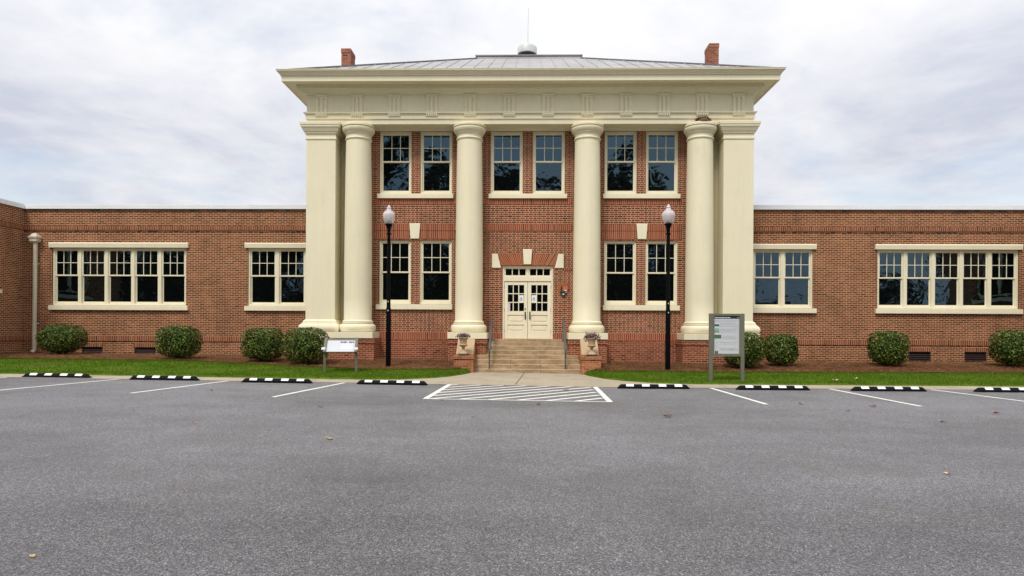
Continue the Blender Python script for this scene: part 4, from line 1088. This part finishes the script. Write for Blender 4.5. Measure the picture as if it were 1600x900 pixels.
struct(wd.build('woodland', [M['wood_leaf'], M['bark']]), 'stuff')

# ------------------------------------------------------------------ sky, sun, camera
W = bpy.data.worlds.new('World'); S.world = W; W.use_nodes = True
nt = W.node_tree; b = NB(nt); bg = nt.nodes['Background']
SUN_EL, SUN_AZ = 56, 203          # azimuth of the sun seen from the lot: behind the photographer, a little to the left
sky = b.n('ShaderNodeTexSky'); sky.sky_type = 'NISHITA'; sky.sun_disc = False
sky.sun_elevation = R(SUN_EL); sky.sun_rotation = R(SUN_AZ); sky.air_density = 1.2; sky.dust_density = 2.0; sky.ozone_density = 1.5
dirv = b.n('ShaderNodeTexCoord').outputs['Generated']
sp = b.n('ShaderNodeSeparateXYZ'); b.link(dirv, sp.inputs[0])
zz = b.math('ADD', b.math('MAXIMUM', sp.outputs[2], 0.0), .16)
cx = b.math('DIVIDE', sp.outputs[0], zz); cy = b.math('DIVIDE', sp.outputs[1], zz)
cm = b.n('ShaderNodeCombineXYZ'); b.link(cx, cm.inputs[0]); b.link(cy, cm.inputs[1])
n1 = b.noise(cm.outputs[0], .75, 7, .55, .35); n2 = b.noise(cm.outputs[0], 2.1, 6, .6, .3)
f = b.math('ADD', b.math('MULTIPLY', n1, .68), b.math('MULTIPLY', n2, .32))
K = 7.7
lift = b.math('MULTIPLY', b.math('ADD', 1.0, b.math('MULTIPLY', b.math('POWER', b.math('MAXIMUM', sp.outputs[2], 0.0), 2.0), .95)), K)
cloud = b.ramp(f, [(.38, (.65, .685, .80)), (.455, (.83, .845, .91)), (.53, (.96, .96, .985)), (.63, (1.03, 1.03, 1.04))])
lv = b.n('ShaderNodeVectorMath', operation='SCALE'); b.link(cloud, lv.inputs[0]); b.link(lift, lv.inputs[3])
mask = b.ramp(b.noise(cm.outputs[0], .62, 6, .6, .5), [(.36, (.6,)*3), (.47, (1, 1, 1))])
col = b.mix(mask, b.mix(1.0, sky.outputs[0], (1.5, 1.5, 1.5), 'MULTIPLY'), lv.outputs[0])
b.link(col, bg.inputs[0]); bg.inputs[1].default_value = .105

sl_ = bpy.data.lights.new('sun', 'SUN'); sl_.energy = 2.35; sl_.angle = R(14); sl_.color = (1, .965, .91)
so = bpy.data.objects.new('sun', sl_); COL.objects.link(so)
az, el = R(SUN_AZ), R(SUN_EL)
sd = Vector((math.sin(az)*math.cos(el), math.cos(az)*math.cos(el), math.sin(el)))     # towards the sun
so.rotation_euler = sd.to_track_quat('Z', 'Y').to_euler(); so.location = sd*60

cam = bpy.data.cameras.new('camera'); co = bpy.data.objects.new('camera', cam); COL.objects.link(co)
cam.sensor_width = 36; cam.lens = 36*1067/1600; cam.shift_y = 65/1600; cam.clip_end = 2000; cam.clip_start = .1
co.matrix_world = Matrix.Translation((0, 0, 1.48)) @ Matrix.Rotation(R(1.3), 4, 'Z') @ Matrix.Rotation(R(90), 4, 'X') @ Matrix.Rotation(R(.29), 4, 'Z')
S.camera = co
vs_ = S.view_settings; vs_.view_transform = 'Standard'; vs_.look = 'None'; vs_.exposure = 0.16; vs_.gamma = 1; vs_.use_curve_mapping = False
S.render.resolution_x = 1024; S.render.resolution_y = 576
S.cycles.max_bounces = 6
S.cycles.use_denoising = True
